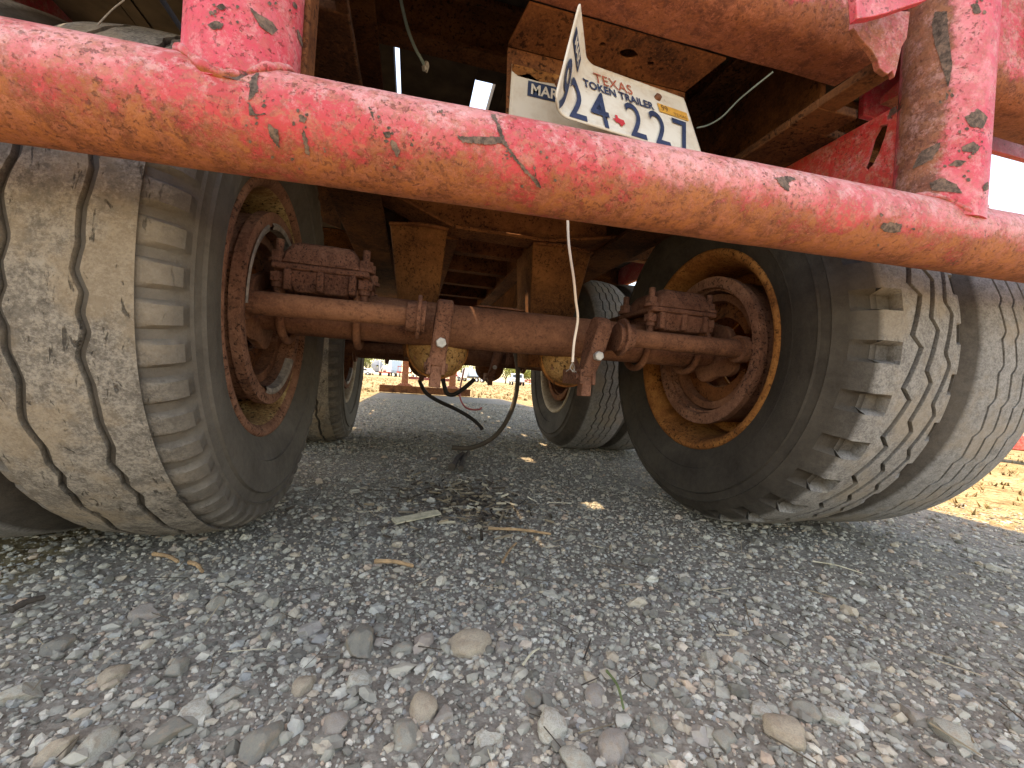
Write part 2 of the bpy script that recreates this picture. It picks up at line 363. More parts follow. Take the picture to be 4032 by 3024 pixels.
def stuff_mesh(name, parts, mat, attr='tone', smooth=False):
    off = 0; VV, FF, TT = [], [], []
    for v, f, t in parts: VV.append(v); FF.append(f+off); TT.append(t); off += len(v)
    VV = np.concatenate(VV); FF = np.concatenate(FF); TT = np.concatenate(TT)
    me = bpy.data.meshes.new(name); me.vertices.add(len(VV)); me.vertices.foreach_set('co', VV.ravel())
    me.loops.add(FF.size); me.loops.foreach_set('vertex_index', FF.ravel().astype(np.int32))
    me.polygons.add(len(FF)); me.polygons.foreach_set('loop_start', np.arange(0, FF.size, 3, dtype=np.int32))
    a = me.attributes.new(attr, 'FLOAT', 'POINT'); a.data.foreach_set('value', TT.astype(np.float32))
    me.update(); me.validate(); me.materials.append(mat)
    if not smooth: me.shade_flat()
    o = bpy.data.objects.new(name, me); COL.objects.link(o); return o
tag(stuff_mesh('gravel', parts, M_stone), 'loose grey and tan gravel covering the ground under the trailer', 'gravel', kind='stuff')

# larger stones one can pick out
rock_meshes = []
for k in range(7):
    V, Fc = ico(4); r = np.random.default_rng(50+k); pl = []
    for q in range(9):
        nrm = r.normal(size=3); nrm[2] *= .6; nrm /= np.linalg.norm(nrm); pl.append((nrm, r.uniform(.48, .88)))
    for nrm, dd in pl:
        e = V@nrm-dd; V = V-np.where(e > 0, e, 0)[:, None]*nrm[None]*.92
    V = V+np.array([[*(.09*Vector(mnoise.noise_vector(Vector(p)*2.3+Vector((k*7, 0, 0)))) + .030*Vector(mnoise.noise_vector(Vector(p)*8)))] for p in V])
    b = MB().add(V, Fc.tolist()); rock_meshes.append(b.mesh('stone', 32)); rock_meshes[-1].materials.append(M_rock)
STONES = [(380, 1435, .036), (415, 1535, .040), (310, 1320, .050), (215, 1610, .038), (370, 1575, .045), (130, 1620, .034), (910, 1525, .042), (880, 1585, .036),
          (1190, 1565, .044), (960, 1540, .032), (1245, 1640, .034), (1150, 1500, .026), (1400, 1470, .030), (1700, 1590, .058), (1740, 1545, .040), (1800, 1560, .034),
          (1980, 1560, .040), (2060, 1600, .046), (1530, 1430, .034), (775, 1385, .066), (1010, 1385, .066), (870, 1390, .036), (770, 1465, .040), (1085, 1395, .032),
          (1290, 1500, .034), (600, 1330, .030), (560, 1600, .048), (660, 1470, .034), (470, 1300, .036), (1640, 1545, .030), (1880, 1440, .036), (1330, 1620, .036),
          (40, 1500, .044), (120, 1390, .040), (250, 1450, .036), (1560, 1600, .034), (1420, 1570, .030), (1050, 1600, .034), (720, 1560, .034), (500, 1490, .032)]
for i, (px, py, s) in enumerate(STONES):
    g = gnd(px, py); o = bpy.data.objects.new('stone', rock_meshes[i % 7]); COL.objects.link(o)
    q = .5*s; o.scale = (q*random.uniform(.95, 1.25), q*random.uniform(.75, 1.0), q*random.uniform(.5, .68))
    o.rotation_euler = (random.uniform(-.15, .15), random.uniform(-.15, .15), random.uniform(0, 6.28))
    o.location = (g[0], g[1], ground_z(g[0], g[1])+q*.08)
    tone, word = [(.36, 'grey'), (.70, 'orange tan'), (.16, 'dark grey'), (.56, 'pale buff'), (.92, 'blue grey'), (.82, 'cream')][(i*5+i//6) % 6]
    o.color = (1, 1, 1, tone)
    tag(o, '%s %s angular stone half bedded in the gravel' % ('large' if s >= .044 else ('medium' if s >= .036 else 'small'), word), 'stone', 'larger stones lying in the gravel')

# ================================================================== TRAILER
T = empty('semi_trailer'); tag(T, 'old rusty semi trailer with faded red pipe bumper and dual wheels', 'trailer')
YB, RB = -.590, .0515
def ZB(x): return .6255+.0235*x          # the bumper sags towards one side
# ---- bumper tube
b = MB(); N = 160; n = 64; V = []
for i in range(N+1):
    x = -1.22+2.44*i/N
    for k in range(n):
        a = 2*PI*k/n; dr = RB+.0007*mnoise.noise(Vector((x*14, math.cos(a)*2, math.sin(a)*2)))
        V.append((x, YB+dr*math.cos(a), ZB(x)+dr*math.sin(a)))
F = [(i*n+k, i*n+(k+1) % n, (i+1)*n+(k+1) % n, (i+1)*n+k) for i in range(N) for k in range(n)]+[tuple(range(n)), tuple(range(N*n, N*n+n))]
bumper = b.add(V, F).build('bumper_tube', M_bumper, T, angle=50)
POSTS = [(-.4395, .0520), (.5480, .0550)]
posts = []
for px, pr in POSTS:
    b = MB().cyl((px, YB, ZB(px)+.012), (px, YB, 1.21), pr, pr, 64)
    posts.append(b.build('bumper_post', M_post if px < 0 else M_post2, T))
    # weld bead round the saddle joint
    P = []
    for k in range(121):
        a = 2*PI*k/120; x = px+pr*math.cos(a); y = YB+min(pr, RB-.002)*math.sin(a)
        P.append((x, y, ZB(x)+math.sqrt(max(0, RB*RB-(y-YB)**2))+.001))
    wb = MB().tube(P, lambda u: .0048+.0004*math.sin(u*170)+.0010*math.sin(u*37)+.0006*math.sin(u*83), 12, 2)
    wb.build('weld_bead', M_bumper, bumper, wob=.003)
# ---- paint chips (bare patches on bumper and posts), outlines jagged
def chip(poly, kind, idx):
    P = []
    m = len(poly)
    for i in range(m):
        a = np.array(poly[i], float); c = np.array(poly[(i+1) % m], float); L = np.linalg.norm(c-a); k = max(2, int(L/5))
        for t in range(k):
            p = a+(c-a)*t/k; nn = np.array([-(c-a)[1], (c-a)[0]])/max(L, 1)
            P.append(p+nn*random.uniform(-3.0, 3.0)*min(1.0, L/25))
    if kind == 'b':
        Q = [on_cyl(p[0], p[1], 'x', (YB, ZB(.0)+.0235*on(p[0], p[1], 'y', YB-.03)[0]), RB) for p in P]; par = bumper
    else:
        px, pr = POSTS[kind]; Q = [on_cyl(p[0], p[1], 'z', (px, YB), pr) for p in P]; par = posts[kind]
    me = bpy.data.meshes.new('paint_chip'); bm = bmesh.new()
    f = bm.faces.new([bm.verts.new(q) for q in Q]); bmesh.ops.triangulate(bm, faces=[f])
    for it in range(3):
        lg = [e for e in bm.edges if e.calc_length() > .007]
        if lg: bmesh.ops.subdivide_edges(bm, edges=lg, cuts=1); bmesh.ops.triangulate(bm, faces=[f for f in bm.faces if len(f.verts) > 3])
    for v in bm.verts:          # back onto the pipe's skin
        c0 = Vector((v.co.x, YB, ZB(v.co.x))) if kind == 'b' else Vector((POSTS[kind][0], YB, v.co.z))
        rad = (RB if kind == 'b' else POSTS[kind][1])+.0009
        d = v.co-c0; d[0 if kind == 'b' else 2] = 0; v.co = c0+d.normalized()*rad
    bm.to_mesh(me); bm.free()
    o = bpy.data.objects.new('paint_chip', me); me.materials.append(M_chip); COL.objects.link(o); o.parent = par
z2 = lambda X0, Y0, s, pts: [(X0+a/s, Y0+c/s) for a, c in pts]
CH = [('b', z2(1344, 0, 1.6458, [(745, 880), (900, 890), (1035, 885), (1060, 930), (920, 935), (790, 925)])), ('b', z2(1344, 0, 1.6458, [(965, 740), (995, 742), (1030, 820), (1060, 905), (1085, 960), (1055, 945), (1025, 870), (1000, 790)])),
      ('b', z2(1344, 0, 1.6458, [(1070, 955), (1095, 965), (1150, 1040), (1215, 1120), (1200, 1130), (1130, 1045)])), ('b', z2(1344, 0, 1.6458, [(1200, 1110), (1225, 1125), (1255, 1150), (1300, 1222), (1275, 1215), (1235, 1170)])),
      ('b', z2(1344, 0, 1.6458, [(270, 855), (315, 850), (320, 890), (290, 895)])), ('b', z2(1344, 0, 1.6458, [(315, 905), (350, 915), (380, 975), (365, 1020), (330, 970)])),
      ('b', z2(1344, 0, 1.6458, [(190, 720), (210, 730), (208, 765), (195, 755)])), ('b', z2(1344, 0, 1.6458, [(630, 715), (660, 712), (655, 745)])),
      ('b', z2(1344, 0, 1.6458, [(1050, 1000), (1085, 1002), (1070, 1014)])), ('b', z2(1344, 0, 1.6458, [(1245, 1065), (1258, 1080), (1262, 1150), (1290, 1210), (1255, 1150)])),
      ('b', z2(0, 0, 1.6458, [(1640, 490), (1680, 465), (1665, 540), (1675, 590), (1640, 625), (1612, 650), (1625, 580), (1612, 540)])),
      ('b', z2(0, 0, 1.6458, [(1612, 660), (1625, 740), (1720, 735), (1725, 745), (1620, 750)])), ('b', z2(0, 0, 1.6458, [(1735, 800), (1800, 840), (1810, 960), (1780, 930), (1745, 870)])),
      ('b', z2(0, 0, 1.6458, [(1940, 740), (1985, 760), (1975, 800), (1940, 790)])), ('b', z2(0, 0, 1.6458, [(1960, 830), (1990, 900), (2010, 1010), (1985, 1000), (1960, 900)])),
      ('b', z2(2688, 0, 1.6458, [(1290, 1450), (1340, 1440), (1420, 1450), (1410, 1500), (1330, 1510), (1280, 1480)])), ('b', z2(2688, 0, 1.6458, [(600, 1150), (680, 1140), (740, 1160), (690, 1180), (690, 1240), (640, 1210)])),
      (0, z2(0, 0, 1.6458, [(1395, 45), (1440, 25), (1465, 45), (1440, 68)])), (0, z2(0, 0, 1.6458, [(1345, 165), (1400, 135), (1450, 155), (1435, 185), (1380, 190)])),
      (0, z2(0, 0, 1.6458, [(1620, 50), (1660, 80), (1690, 130), (1740, 155), (1760, 140), (1800, 190), (1765, 225), (1720, 195), (1680, 160), (1650, 110)])), (0, z2(0, 0, 1.6458, [(1900, 10), (1925, 30), (1925, 60), (1900, 40)])),
      (0, z2(0, 0, 1.6458, [(1925, 190), (1950, 230), (1965, 310), (1940, 270)])), (0, z2(0, 0, 1.6458, [(1370, 85), (1395, 80), (1385, 105)])),
      (1, z2(3300, 0, 1.843, [(700, 90), (790, 80), (800, 250), (825, 480), (800, 630), (780, 560), (740, 430), (700, 300), (680, 180)])), (1, z2(3300, 0, 1.843, [(780, 670), (805, 690), (785, 730)])),
      (1, z2(3300, 0, 1.843, [(960, 30), (1010, 20), (1040, 90), (990, 100)])), (1, z2(3300, 0, 1.843, [(920, 850), (1010, 790), (1080, 850), (1050, 930), (960, 920)])),
      (1, z2(3300, 0, 1.843, [(900, 1070), (980, 1030), (1030, 1060), (1000, 1110), (900, 1095)])), (1, z2(3300, 0, 1.843, [(800, 1200), (860, 1160), (930, 1170), (880, 1210)])),
      (1, z2(3300, 0, 1.843, [(590, 1110), (740, 1030), (740, 1060), (680, 1160), (600, 1200), (540, 1230)])), (1, z2(3300, 0, 1.843, [(660, 1330), (760, 1290), (860, 1340), (900, 1400), (800, 1390), (680, 1380)])),
      (1, z2(3300, 0, 1.843, [(1050, 1350), (1090, 1320), (1090, 1370), (1060, 1390)]))]
for i, (kd, pl) in enumerate(CH): chip(pl, kd, i)
for kd, pl in list(CH)[4:]:             # crumbs of lost paint round the bigger patches
    P = np.array(pl); c = P.mean(0); e = max(P.max(0)-P.min(0))
    for q in range(4):
        a = random.uniform(0, 6.28); d = e*random.uniform(.6, 1.1); rr = random.uniform(3, 9)
        x, y = c[0]+d*math.cos(a), c[1]+d*math.sin(a)
        if kd == 'b' and not (.10 < (y-(43+.198*x))/480 < .9): continue
        if kd == 1 and not (3610 < x < 3880): continue
        if kd == 0 and not (760 < x < 1170 and y < 130): continue
        chip([(x+rr*random.uniform(.5, 1.3)*math.cos(t), y+rr*random.uniform(.5, 1.3)*math.sin(t)) for t in np.linspace(0, 6.28, 8)[:-1]], kd, 0)

# ---- tail beam: formed channel across the rear, rounded lower lip
def tailprof(y0=-.555, y1=-.452, z0=.932, z1=1.235, r=.045):
    P = [(y0, z1), (y0, z0+r)]
    P += [(y0+r-r*math.cos(a), z0+r-r*math.sin(a)) for a in np.linspace(0, PI/2, 9)[1:]]
    P += [(y1, z0+.004), (y1, z0+.016), (y0+.02, z0+.05), (y0+.014, z1)]
    return P
def tailbeam(x0, x1, n=60, lift=lambda x: 0.0):
    b = MB(); P = tailprof(); m = len(P); V = []
    for i in range(n+1):
        x = x0+(x1-x0)*i/n
        V += [(x, y+.0022*mnoise.noise(Vector((x*8, y*20, z*9))), z+lift(x)+.0025*mnoise.noise(Vector((x*7, y*15, z*5)))) for y, z in P]
    F = [(i*m+k, i*m+(k+1) % m, (i+1)*m+(k+1) % m, (i+1)*m+k) for i in range(n) for k in range(m)]+[tuple(range(m)), tuple(range(n*m, n*m+m))]
    return b.add(V, F)
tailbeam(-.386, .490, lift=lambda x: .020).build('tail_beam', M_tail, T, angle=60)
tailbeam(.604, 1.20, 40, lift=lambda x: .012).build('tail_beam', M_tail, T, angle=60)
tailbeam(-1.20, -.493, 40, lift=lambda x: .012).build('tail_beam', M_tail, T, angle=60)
# torn end gusset between beam and post
def outline(pts, X0, Y0, sc, y, th, name, mat, wob=0.0, bev=.001):
    P = [on(X0+a/sc, Y0+c/sc, 'y', y) for a, c in pts]
    return MB().prism([(p[0], p[2]) for p in P], 'y', y, y+th).build(name, mat, T, bev, wob=wob)
outline([(1120, 60), (1470, 60), (1455, 240), (1425, 300), (1405, 420), (1385, 500), (1372, 455), (1345, 480), (1325, 470), (1290, 440), (1275, 390), (1235, 320), (1160, 250), (1110, 180)], 2688, 0, 1.6458, -.614, .008, 'end_gusset', M_torn, .0025)
outline([(1115, -120), (1130, 122), (1230, 108), (1330, 82), (1450, 40), (1560, 6), (1640, -40), (1640, -120)], 2688, 0, 1.6458, -.655, .010, 'corner_plate', M_post)
# side lamp panel lip and lamp ring
for s in (-1, 1):
    xa, xb = sorted((s*.62, s*1.2))
    MB().box(xa, xb, -.408, -.396, .957, 1.235).build('tail_lip', M_post, T, .002)
tl = MB().lathe([(0, .060), (-.010, .064), (-.014, .058), (-.010, .050), (0, .048)], (0, 0, 0), 40)
V = [(.86+p[1], -.557+p[0], 1.07+p[2]) for p in tl.v]; tl.v = V
tl.build('lamp_ring', M_post, T)
# ---- plate bracket under the beam (shelf, drop face), holes
def sheet_with_holes(poly, holes, tofn, th, name, mat, par):
    """flat polygon in (u, v) with round holes; tofn maps (u, v, w) to a point"""
    bm = bmesh.new(); loops = [poly]+holes; es = []
    for lp in loops:
        vs = [bm.verts.new((p[0], p[1], 0)) for p in lp]
        es += [bm.edges.new((vs[i], vs[(i+1) % len(vs)])) for i in range(len(vs))]
    bmesh.ops.triangle_fill(bm, use_beauty=True, use_dissolve=False, edges=es)
    g = bmesh.ops.extrude_face_region(bm, geom=bm.faces[:]); top = [e for e in g['geom'] if isinstance(e, bmesh.types.BMVert)]
    for v in top: v.co.z += th
    for v in bm.verts: v.co = Vector(tofn(*v.co))
    bmesh.ops.recalc_face_normals(bm, faces=bm.faces)
    me = bpy.data.meshes.new(name); bm.to_mesh(me); bm.free(); me.materials.append(mat)
    o = bpy.data.objects.new(name, me); COL.objects.link(o); o.parent = par; return o
def circle(cx, cy, rx, ry, n=20, j=0.0): return [(cx+rx*math.cos(2*PI*k/n)*(1+random.uniform(-j, j)), cy+ry*math.sin(2*PI*k/n)*(1+random.uniform(-j, j))) for k in range(n)]
def shelf(u, v, w_): return (u, -.452+v, .949-.21*v+w_)
bracket = sheet_with_holes([(-.108, .0), (.250, .0), (.222, .072), (-.125, .072)], [circle(.081, .034, .017, .009, 18, .12), circle(.128, .040, .007, .005, 10, .2), circle(.030, .030, .006, .004, 8, .2)], shelf, .004, 'plate_bracket', M_rust, T)
MB().hull8([(-.125, -.381, .932), (.222, -.381, .932), (.222, -.376, .932), (-.125, -.376, .932)], [(-.118, -.381, .76), (.222, -.381, .76), (.222, -.376, .76), (-.118, -.376, .76)]).build('bracket_face', M_rust, T, .001)

# ---- registration plates
def m_plate():
    n = NT('plate_enamel'); a = n.noise(18, 6, .7); f = n.noise(120, 5, .7); xyz = n.sep(n.co)
    rusty = n.step(n.math('ADD', n.math('MULTIPLY', a, .25), xyz[2]), 1.005, 1.075)
    col = n.mix(n.step(a, .40, .68), (.66, .60, .50), (.56, .47, .36))
    col = n.mix(n.math('MULTIPLY', rusty, .55), col, (.50, .29, .13))
    col = n.mix(n.math('MULTIPLY', n.step(f, .63, .72), .5), col, (.26, .16, .09))
    return n.done(col, .5, n.bump(f, .2, .001), .4)
M_plate = m_plate()
M_blue = m_plain('plate_blue', (.024, .038, .080), .5, .3, 60)
M_pred = m_plain('plate_red', (.42, .10, .055), .5, .2, 60)
M_star = m_plain('plate_bright_red', (.50, .035, .04), .5, .15, 60)
M_stick = m_plain('sticker_orange', (.62, .31, .06), .5, .2, 60)
M_stkb = m_plain('sticker_print', (.16, .08, .03), .6, .2, 60)
PW, PH = .305, .1525
P_TR = Vector(on(2694, 386, 'y', -.4066))                       # upper corner that is still bolted on
pu = Vector((.99324, .11593, .00598)).normalized()
pv = Vector((-.0494, .3752, .9256)); pv = (pv-pu*pv.dot(pu)).normalized(); pn = pu.cross(pv)   # normal (towards the rear: -y)
FB0, FB1, FANG, FW = .1183, .0466, 1.058, .0288      # fold line: u at top edge, u at bottom edge, angle, softness
def plate_pt(u, v, h=0.0):
    """u from the left edge, v up from the bottom edge; the left part is folded up off the fold line"""
    uf = FB1+(FB0-FB1)*v/PH
    ax = Vector((FB0-FB1, PH)).normalized(); nx = Vector((-ax.y, ax.x))            # fold axis, and normal pointing left of it
    d = (Vector((u, v))-Vector((uf, v))).dot(nx)
    if d <= 0: q = (u, v, 0.0); nn = (0, 0, 1)
    else:
        base = Vector((u, v))-nx*d
        L = FW; a = FANG*min(1.0, d/L) if d < L else FANG
        R = L/FANG
        if d < L: du, dz = R*math.sin(a), R*(1-math.cos(a))
        else: du, dz = R*math.sin(FANG)+(d-L)*math.cos(FANG), R*(1-math.cos(FANG))+(d-L)*math.sin(FANG)
        base = base+nx*du; q = (base.x, base.y, dz); nn = (-nx.x*math.sin(a), -nx.y*math.sin(a), math.cos(a))
    q = (q[0]+nn[0]*h, q[1]+nn[1]*h, q[2]+nn[2]*h)
    return P_TR+pu*(q[0]-PW)+pv*(q[1]-PH)+pn*q[2]
nu, nv = 84, 42; V = []
for i in range(nu+1):
    for j in range(nv+1):
        u = PW*i/nu; v = PH*j/nv
        # rounded corners
        rc = .012; cx = min(max(u, rc), PW-rc); cy = min(max(v, rc), PH-rc); dd = math.hypot(u-cx, v-cy)
        if dd > rc: u = cx+(u-cx)*rc/dd; v = cy+(v-cy)*rc/dd
        e = min(u, PW-u, v, PH-v); rim = .0016 if .003 < e < .0075 else 0.0
        V.append(plate_pt(u, v, rim))
F = [(i*(nv+1)+j, (i+1)*(nv+1)+j, (i+1)*(nv+1)+j+1, i*(nv+1)+j+1) for i in range(nu) for j in range(nv)]
plate = MB().add(V, F).build('registration_plate', M_plate, T, angle=60)
plate['label'] = 'cream registration plate with blue numbers, one side folded up'
sm = plate.modifiers.new('thick', 'SOLIDIFY'); sm.thickness = .001; sm.offset = -1
def text_tris(s, size, bold=0.0):
    c = bpy.data.curves.new('t', 'FONT'); c.body = s; c.size = size; c.align_x = 'CENTER'; c.align_y = 'BOTTOM_BASELINE'; c.offset = bold; c.resolution_u = 4
    o = bpy.data.objects.new('t', c); COL.objects.link(o); bpy.context.view_layer.update()
    me = bpy.data.meshes.new_from_object(o.evaluated_get(bpy.context.evaluated_depsgraph_get()))
    bpy.data.objects.remove(o); bpy.data.curves.remove(c)
    bm = bmesh.new(); bm.from_mesh(me); bpy.data.meshes.remove(me); bmesh.ops.triangulate(bm, faces=bm.faces)
    for it in range(2):
        long = [e for e in bm.edges if e.calc_length() > size*.16]
        if long: bmesh.ops.subdivide_edges(bm, edges=long, cuts=1); bmesh.ops.triangulate(bm, faces=[f for f in bm.faces if len(f.verts) > 3])
    Vt = np.array([v.co[:] for v in bm.verts]); Ft = [[v.index for v in f.verts] for f in bm.faces]; bm.free(); return Vt, Ft
def lettering(s, u, v, size, mat, par, fn, sx=1.0, bold=0.0, h=.0016, name='lettering'):
    Vt, Ft = text_tris(s, size, bold)
    o = MB().add([fn(u+p[0]*sx, v+p[1], h) for p in Vt], Ft)
    return o.build(name, mat, par, angle=180)
def flatpatch(poly, mat, par, fn, name, h=.0012):
    bm = bmesh.new(); f = bm.faces.new([bm.verts.new((p[0], p[1], 0)) for p in poly]); bmesh.ops.triangulate(bm, faces=[f])
    for it in range(3):
        long = [e for e in bm.edges if e.calc_length() > .009]
        if long: bmesh.ops.subdivide_edges(bm, edges=long, cuts=1); bmesh.ops.triangulate(bm, faces=[f for f in bm.faces if len(f.verts) > 3])
    Vt = [fn(v.co.x, v.co.y, h) for v in bm.verts]; Ft = [[v.index for v in f.verts] for f in bm.faces]; bm.free()
    return MB().add(Vt, Ft).build(name, mat, par, angle=180)
lettering('TEXAS', .146, .107, .033, M_pred, plate, plate_pt, .78)
lettering('TOKEN TRAILER', .153, .0865, .0245, M_blue, plate, plate_pt, .76, .0007)
for ch, u in (('9', .027), ('2', .063), ('4', .106), ('2', .173), ('2', .221), ('7', .270)):
    lettering(ch, u, .004, .112, M_blue, plate, plate_pt, .62, .0008, .0022)
tex = [(0, 5), (2.6, 5), (2.6, 8.6), (4.4, 8.6), (4.4, 6.6), (6.2, 6.1), (8.3, 6.0), (8.6, 4), (8.8, 3), (7.2, 1.9), (6.3, .2), (5.3, .2), (4.6, 1.9), (3.6, 2.6), (2.8, 1.9), (1.6, 3.6)]
flatpatch([(.127+x*.0027, .018+y*.0027) for x, y in tex], M_star, plate, plate_pt, 'state_emblem', .0018)
flatpatch([(.233, .088), (.297, .088), (.297, .109), (.233, .109)], M_stick, plate, plate_pt, 'sticker', .0014)
lettering('99', .246, .093, .019, M_stkb, plate, plate_pt, .8, 0, .0019)
lettering('TEXAS', .279, .0905, .010, M_stkb, plate, plate_pt, 1, 0, .0019)
flatpatch([(.012, .100), (.068, .100), (.068, .123), (.012, .123)], M_blue, plate, plate_pt, 'sticker', .0014)
lettering('MAR', .040, .104, .022, M_plate, plate, plate_pt, .9, .0005, .0019)
bolt = plate_pt(.238, .124, 0); MB().cyl(bolt+pn*-.006, bolt+pn*.005, .0075, .006, 12).build('bolt', M_rustax, plate)
# older plate behind it
def old_pt(u, v, h=0.0): return Vector((-.116+u, -.3835-h, .805+v))
V = [old_pt(.215*i/30, .098*j/14, 0) for i in range(31) for j in range(15)]
F = [(i*15+j, (i+1)*15+j, (i+1)*15+j+1, i*15+j+1) for i in range(30) for j in range(14)]
plate2 = MB().add(V, F).build('registration_plate', M_plate, T, angle=60); plate2['label'] = 'older cream plate behind the folded one'
sm = plate2.modifiers.new('thick', 'SOLIDIFY'); sm.thickness = .001
flatpatch([(.030, .050), (.105, .050), (.105, .076), (.030, .076)], M_blue, plate2, old_pt, 'sticker', .0012)
lettering('MAR', .0600, .0545, .0245, M_plate, plate2, old_pt, 1.0, .0006, .0018)
flatpatch([(.0, .098), (.0, .086), (.012, .080), (.03, .088), (.05, .079), (.09, .083), (.13, .090), (.13, .098)], M_rustor, plate2, old_pt, 'rust_patch', .0008)
q = old_pt(.086, .084); MB().cyl(q+Vector((0, .004, 0)), q+Vector((0, -.006, 0)), .009, .007, 14).build('bolt', M_rustax, plate2)

# ---- main rails (I-beams), gussets at the posts
def ibeam_y(x, y0, y1, z0, z1, fw, tf=.016, tw=.012):
    return [(x-fw/2, z0), (x+fw/2, z0), (x+fw/2, z0+tf), (x+tw/2, z0+tf), (x+tw/2, z1-tf), (x+fw/2, z1-tf), (x+fw/2, z1), (x-fw/2, z1), (x-fw/2, z1-tf), (x-tw/2, z1-tf), (x-tw/2, z0+tf), (x-fw/2, z0+tf)], y0, y1
for s in (-1, 1):
    poly, y0, y1 = ibeam_y(-.440 if s < 0 else .475, -.444, 7.85, .868, 1.118, .146)
    MB().prism(poly, 'y', y0, y1).build('main_rail', M_rustdark, T, .003)
for s in (-1, 1):
    xr = -.440 if s < 0 else .475
    fl = MB().box(xr-.073 if s > 0 else -.384, .490 if s > 0 else xr+.073, -.500 if s > 0 else -.56, -.4445, .868, .884)
    if s > 0: fl.box(xr-.073, .440, -.592, -.5002, .868, .884)
    fl.build('rail_end_flange', M_rustdark, T, .002)
# red gusset sheet from post to rail, with torch-cut slots
def gus(u, v, w_): return (.512+w_, u, v)
hole1 = [(-.535, .842), (-.522, .846), (-.512, .83), (-.506, .805), (-.500, .785), (-.506, .776), (-.515, .783), (-.524, .80), (-.531, .822)]
hole2 = [(-.44, .775), (-.432, .781), (-.423, .779), (-.428, .768)]
gs = sheet_with_holes([(-.545, .650), (-.553, .866), (-.05, .866), (-.18, .81), (-.34, .735)], [hole1, hole2], gus, .006, 'post_gusset', M_redsheet, T)
sheet_with_holes([(-.545, .650), (-.553, .866), (-.05, .866), (-.18, .81), (-.34, .735)], [], lambda u, v, w_: (-.455+w_, u, v), .008, 'post_gusset', M_rust, T)
MB().box(-.392, -.384, -.575, -.535, .66, .865).build('post_stiffener', M_rust, T, .003, wob=.003)

# ---- deck: planks along the trailer, narrow filler strips with missing lengths
GAPS = {  # x0, x1 : open spans along y
    (-.120, -.058): [(.16, .45), (.95, 1.07), (2.45, 2.52), (4.9, 5.1)],
    (-.352, -.336): [(-.02, .55), (2.1, 2.3)],
    (-.915, -.897): [(-.30, .42), (2.5, 2.6), (4.4, 4.5)],
    (-1.02, -.985): [(1.42, 1.53), (1.85, 2.05), (3.02, 3.10), (3.36, 3.50), (4.5, 4.6), (5.2, 5.3), (5.9, 6.0), (6.7, 6.8)],
    (.055, .075): [(2.02, 2.10), (2.65, 2.74), (3.18, 3.26), (4.05, 4.15)],
    (.125, .160): [(1.45, 1.56), (1.88, 2.01), (2.38, 2.47), (2.78, 2.88), (3.28, 3.40), (3.71, 3.83), (4.32, 4.42), (5.2, 5.3)],
    (-.03, -.012): [(3.71, 3.82), (4.5, 4.6)]}
Y0D, Y1D = -.67, 7.92
def plank(x0, x1, y0, y1, dz): MB().box(x0, x1, y0, y1, 1.247+dz, 1.292+dz).build('deck_plank', M_wood, T)
edges = sorted([-1.185, 1.185]+[e for g in GAPS for e in g])
strips = sorted(GAPS)
for i in range(len(edges)-1):
    a, c = edges[i], edges[i+1]
    if (a, c) in GAPS:
        y = Y0D
        for g0, g1 in sorted(GAPS[(a, c)])+[(Y1D, Y1D)]:
            if g0-y > .02: plank(a+.0004, c-.0004, y, g0, .0015)
            y = g1
    else:
        k = max(1, round((c-a)/.19))
        for q in range(k): plank(a+(c-a)*q/k+.0003, a+(c-a)*(q+1)/k-.0003, Y0D, Y1D, .003*((i+q) % 3))
for s in (-1, 1):       # side rails
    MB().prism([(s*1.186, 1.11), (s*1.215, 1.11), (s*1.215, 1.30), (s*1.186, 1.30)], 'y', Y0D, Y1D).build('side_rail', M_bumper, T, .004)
for y in [-.36, -.09, .45+.17, 1.15, 1.75, 2.35, 2.95, 3.6, 4.2, 4.8, 5.4, 6.0, 6.6, 7.2, 7.8]:
    P = [(y-.025, 1.120), (y+.025, 1.120), (y+.025, 1.129), (y+.005, 1.129), (y+.005, 1.236), (y+.025, 1.236), (y+.025, 1.245), (y-.025, 1.245), (y-.025, 1.236), (y-.005, 1.236), (y-.005, 1.129), (y-.025, 1.129)]
    MB().prism(P, 'x', -1.184, 1.184).build('crossmember', M_rustdark, T)
# outrigger brackets between rail and side rail
for s in (-1, 1):
    for y in (.62, 1.75, 2.95):
        MB().prism([(s*.545, .90), (s*1.18, 1.09), (s*1.18, 1.118), (s*.545, 1.118)], 'y', y-.004, y+.004).build('outrigger', M_rustdark, T)

# ---- suspension subframe between the rails
YS = .30
sub = MB().prism([(-.395, .945), (-.36, .930), (-.145, .850), (.160, .850), (.40, .898), (.395, .945), (.395, 1.10), (-.395, 1.10)], 'y', YS, YS+.012).build('suspension_crossmember', M_rust, T, .003)
# wings' bottom flanges
def flange(p0, p1, w0, w1, th=.012): # lateral strip from p0 to p1 (x,z), y width
    return MB().hull8([(p0[0], w0, p0[1]), (p1[0], w0, p1[1]), (p1[0], w1, p1[1]), (p0[0], w1, p0[1])], [(p0[0], w0, p0[1]+th), (p1[0], w0, p1[1]+th), (p1[0], w1, p1[1]+th), (p0[0], w1, p0[1]+th)])
flange((-.46, .958), (-.142, .838), YS-.04, YS+.10).build('subframe_flange', M_rust, T, .003)
flange((.158, .838), (.46, .895), YS-.04, YS+.10).build('subframe_flange', M_rust, T, .003)
flange((-.142, .838), (.158, .838), YS-.045, YS+.05).build('subframe_flange', M_rust, T, .003)
for s, x in ((-1, -.152), (1, .168)):       # longitudinal cheeks running forward
    MB().box(x-.006, x+.006, YS+.013, 2.0, .846, 1.10).build('subframe_cheek', M_rust, T, .002)
    MB().box(x-.030, x+.030, YS+.055, 2.0, .834, .845).build('subframe_flange', M_rust, T, .002)
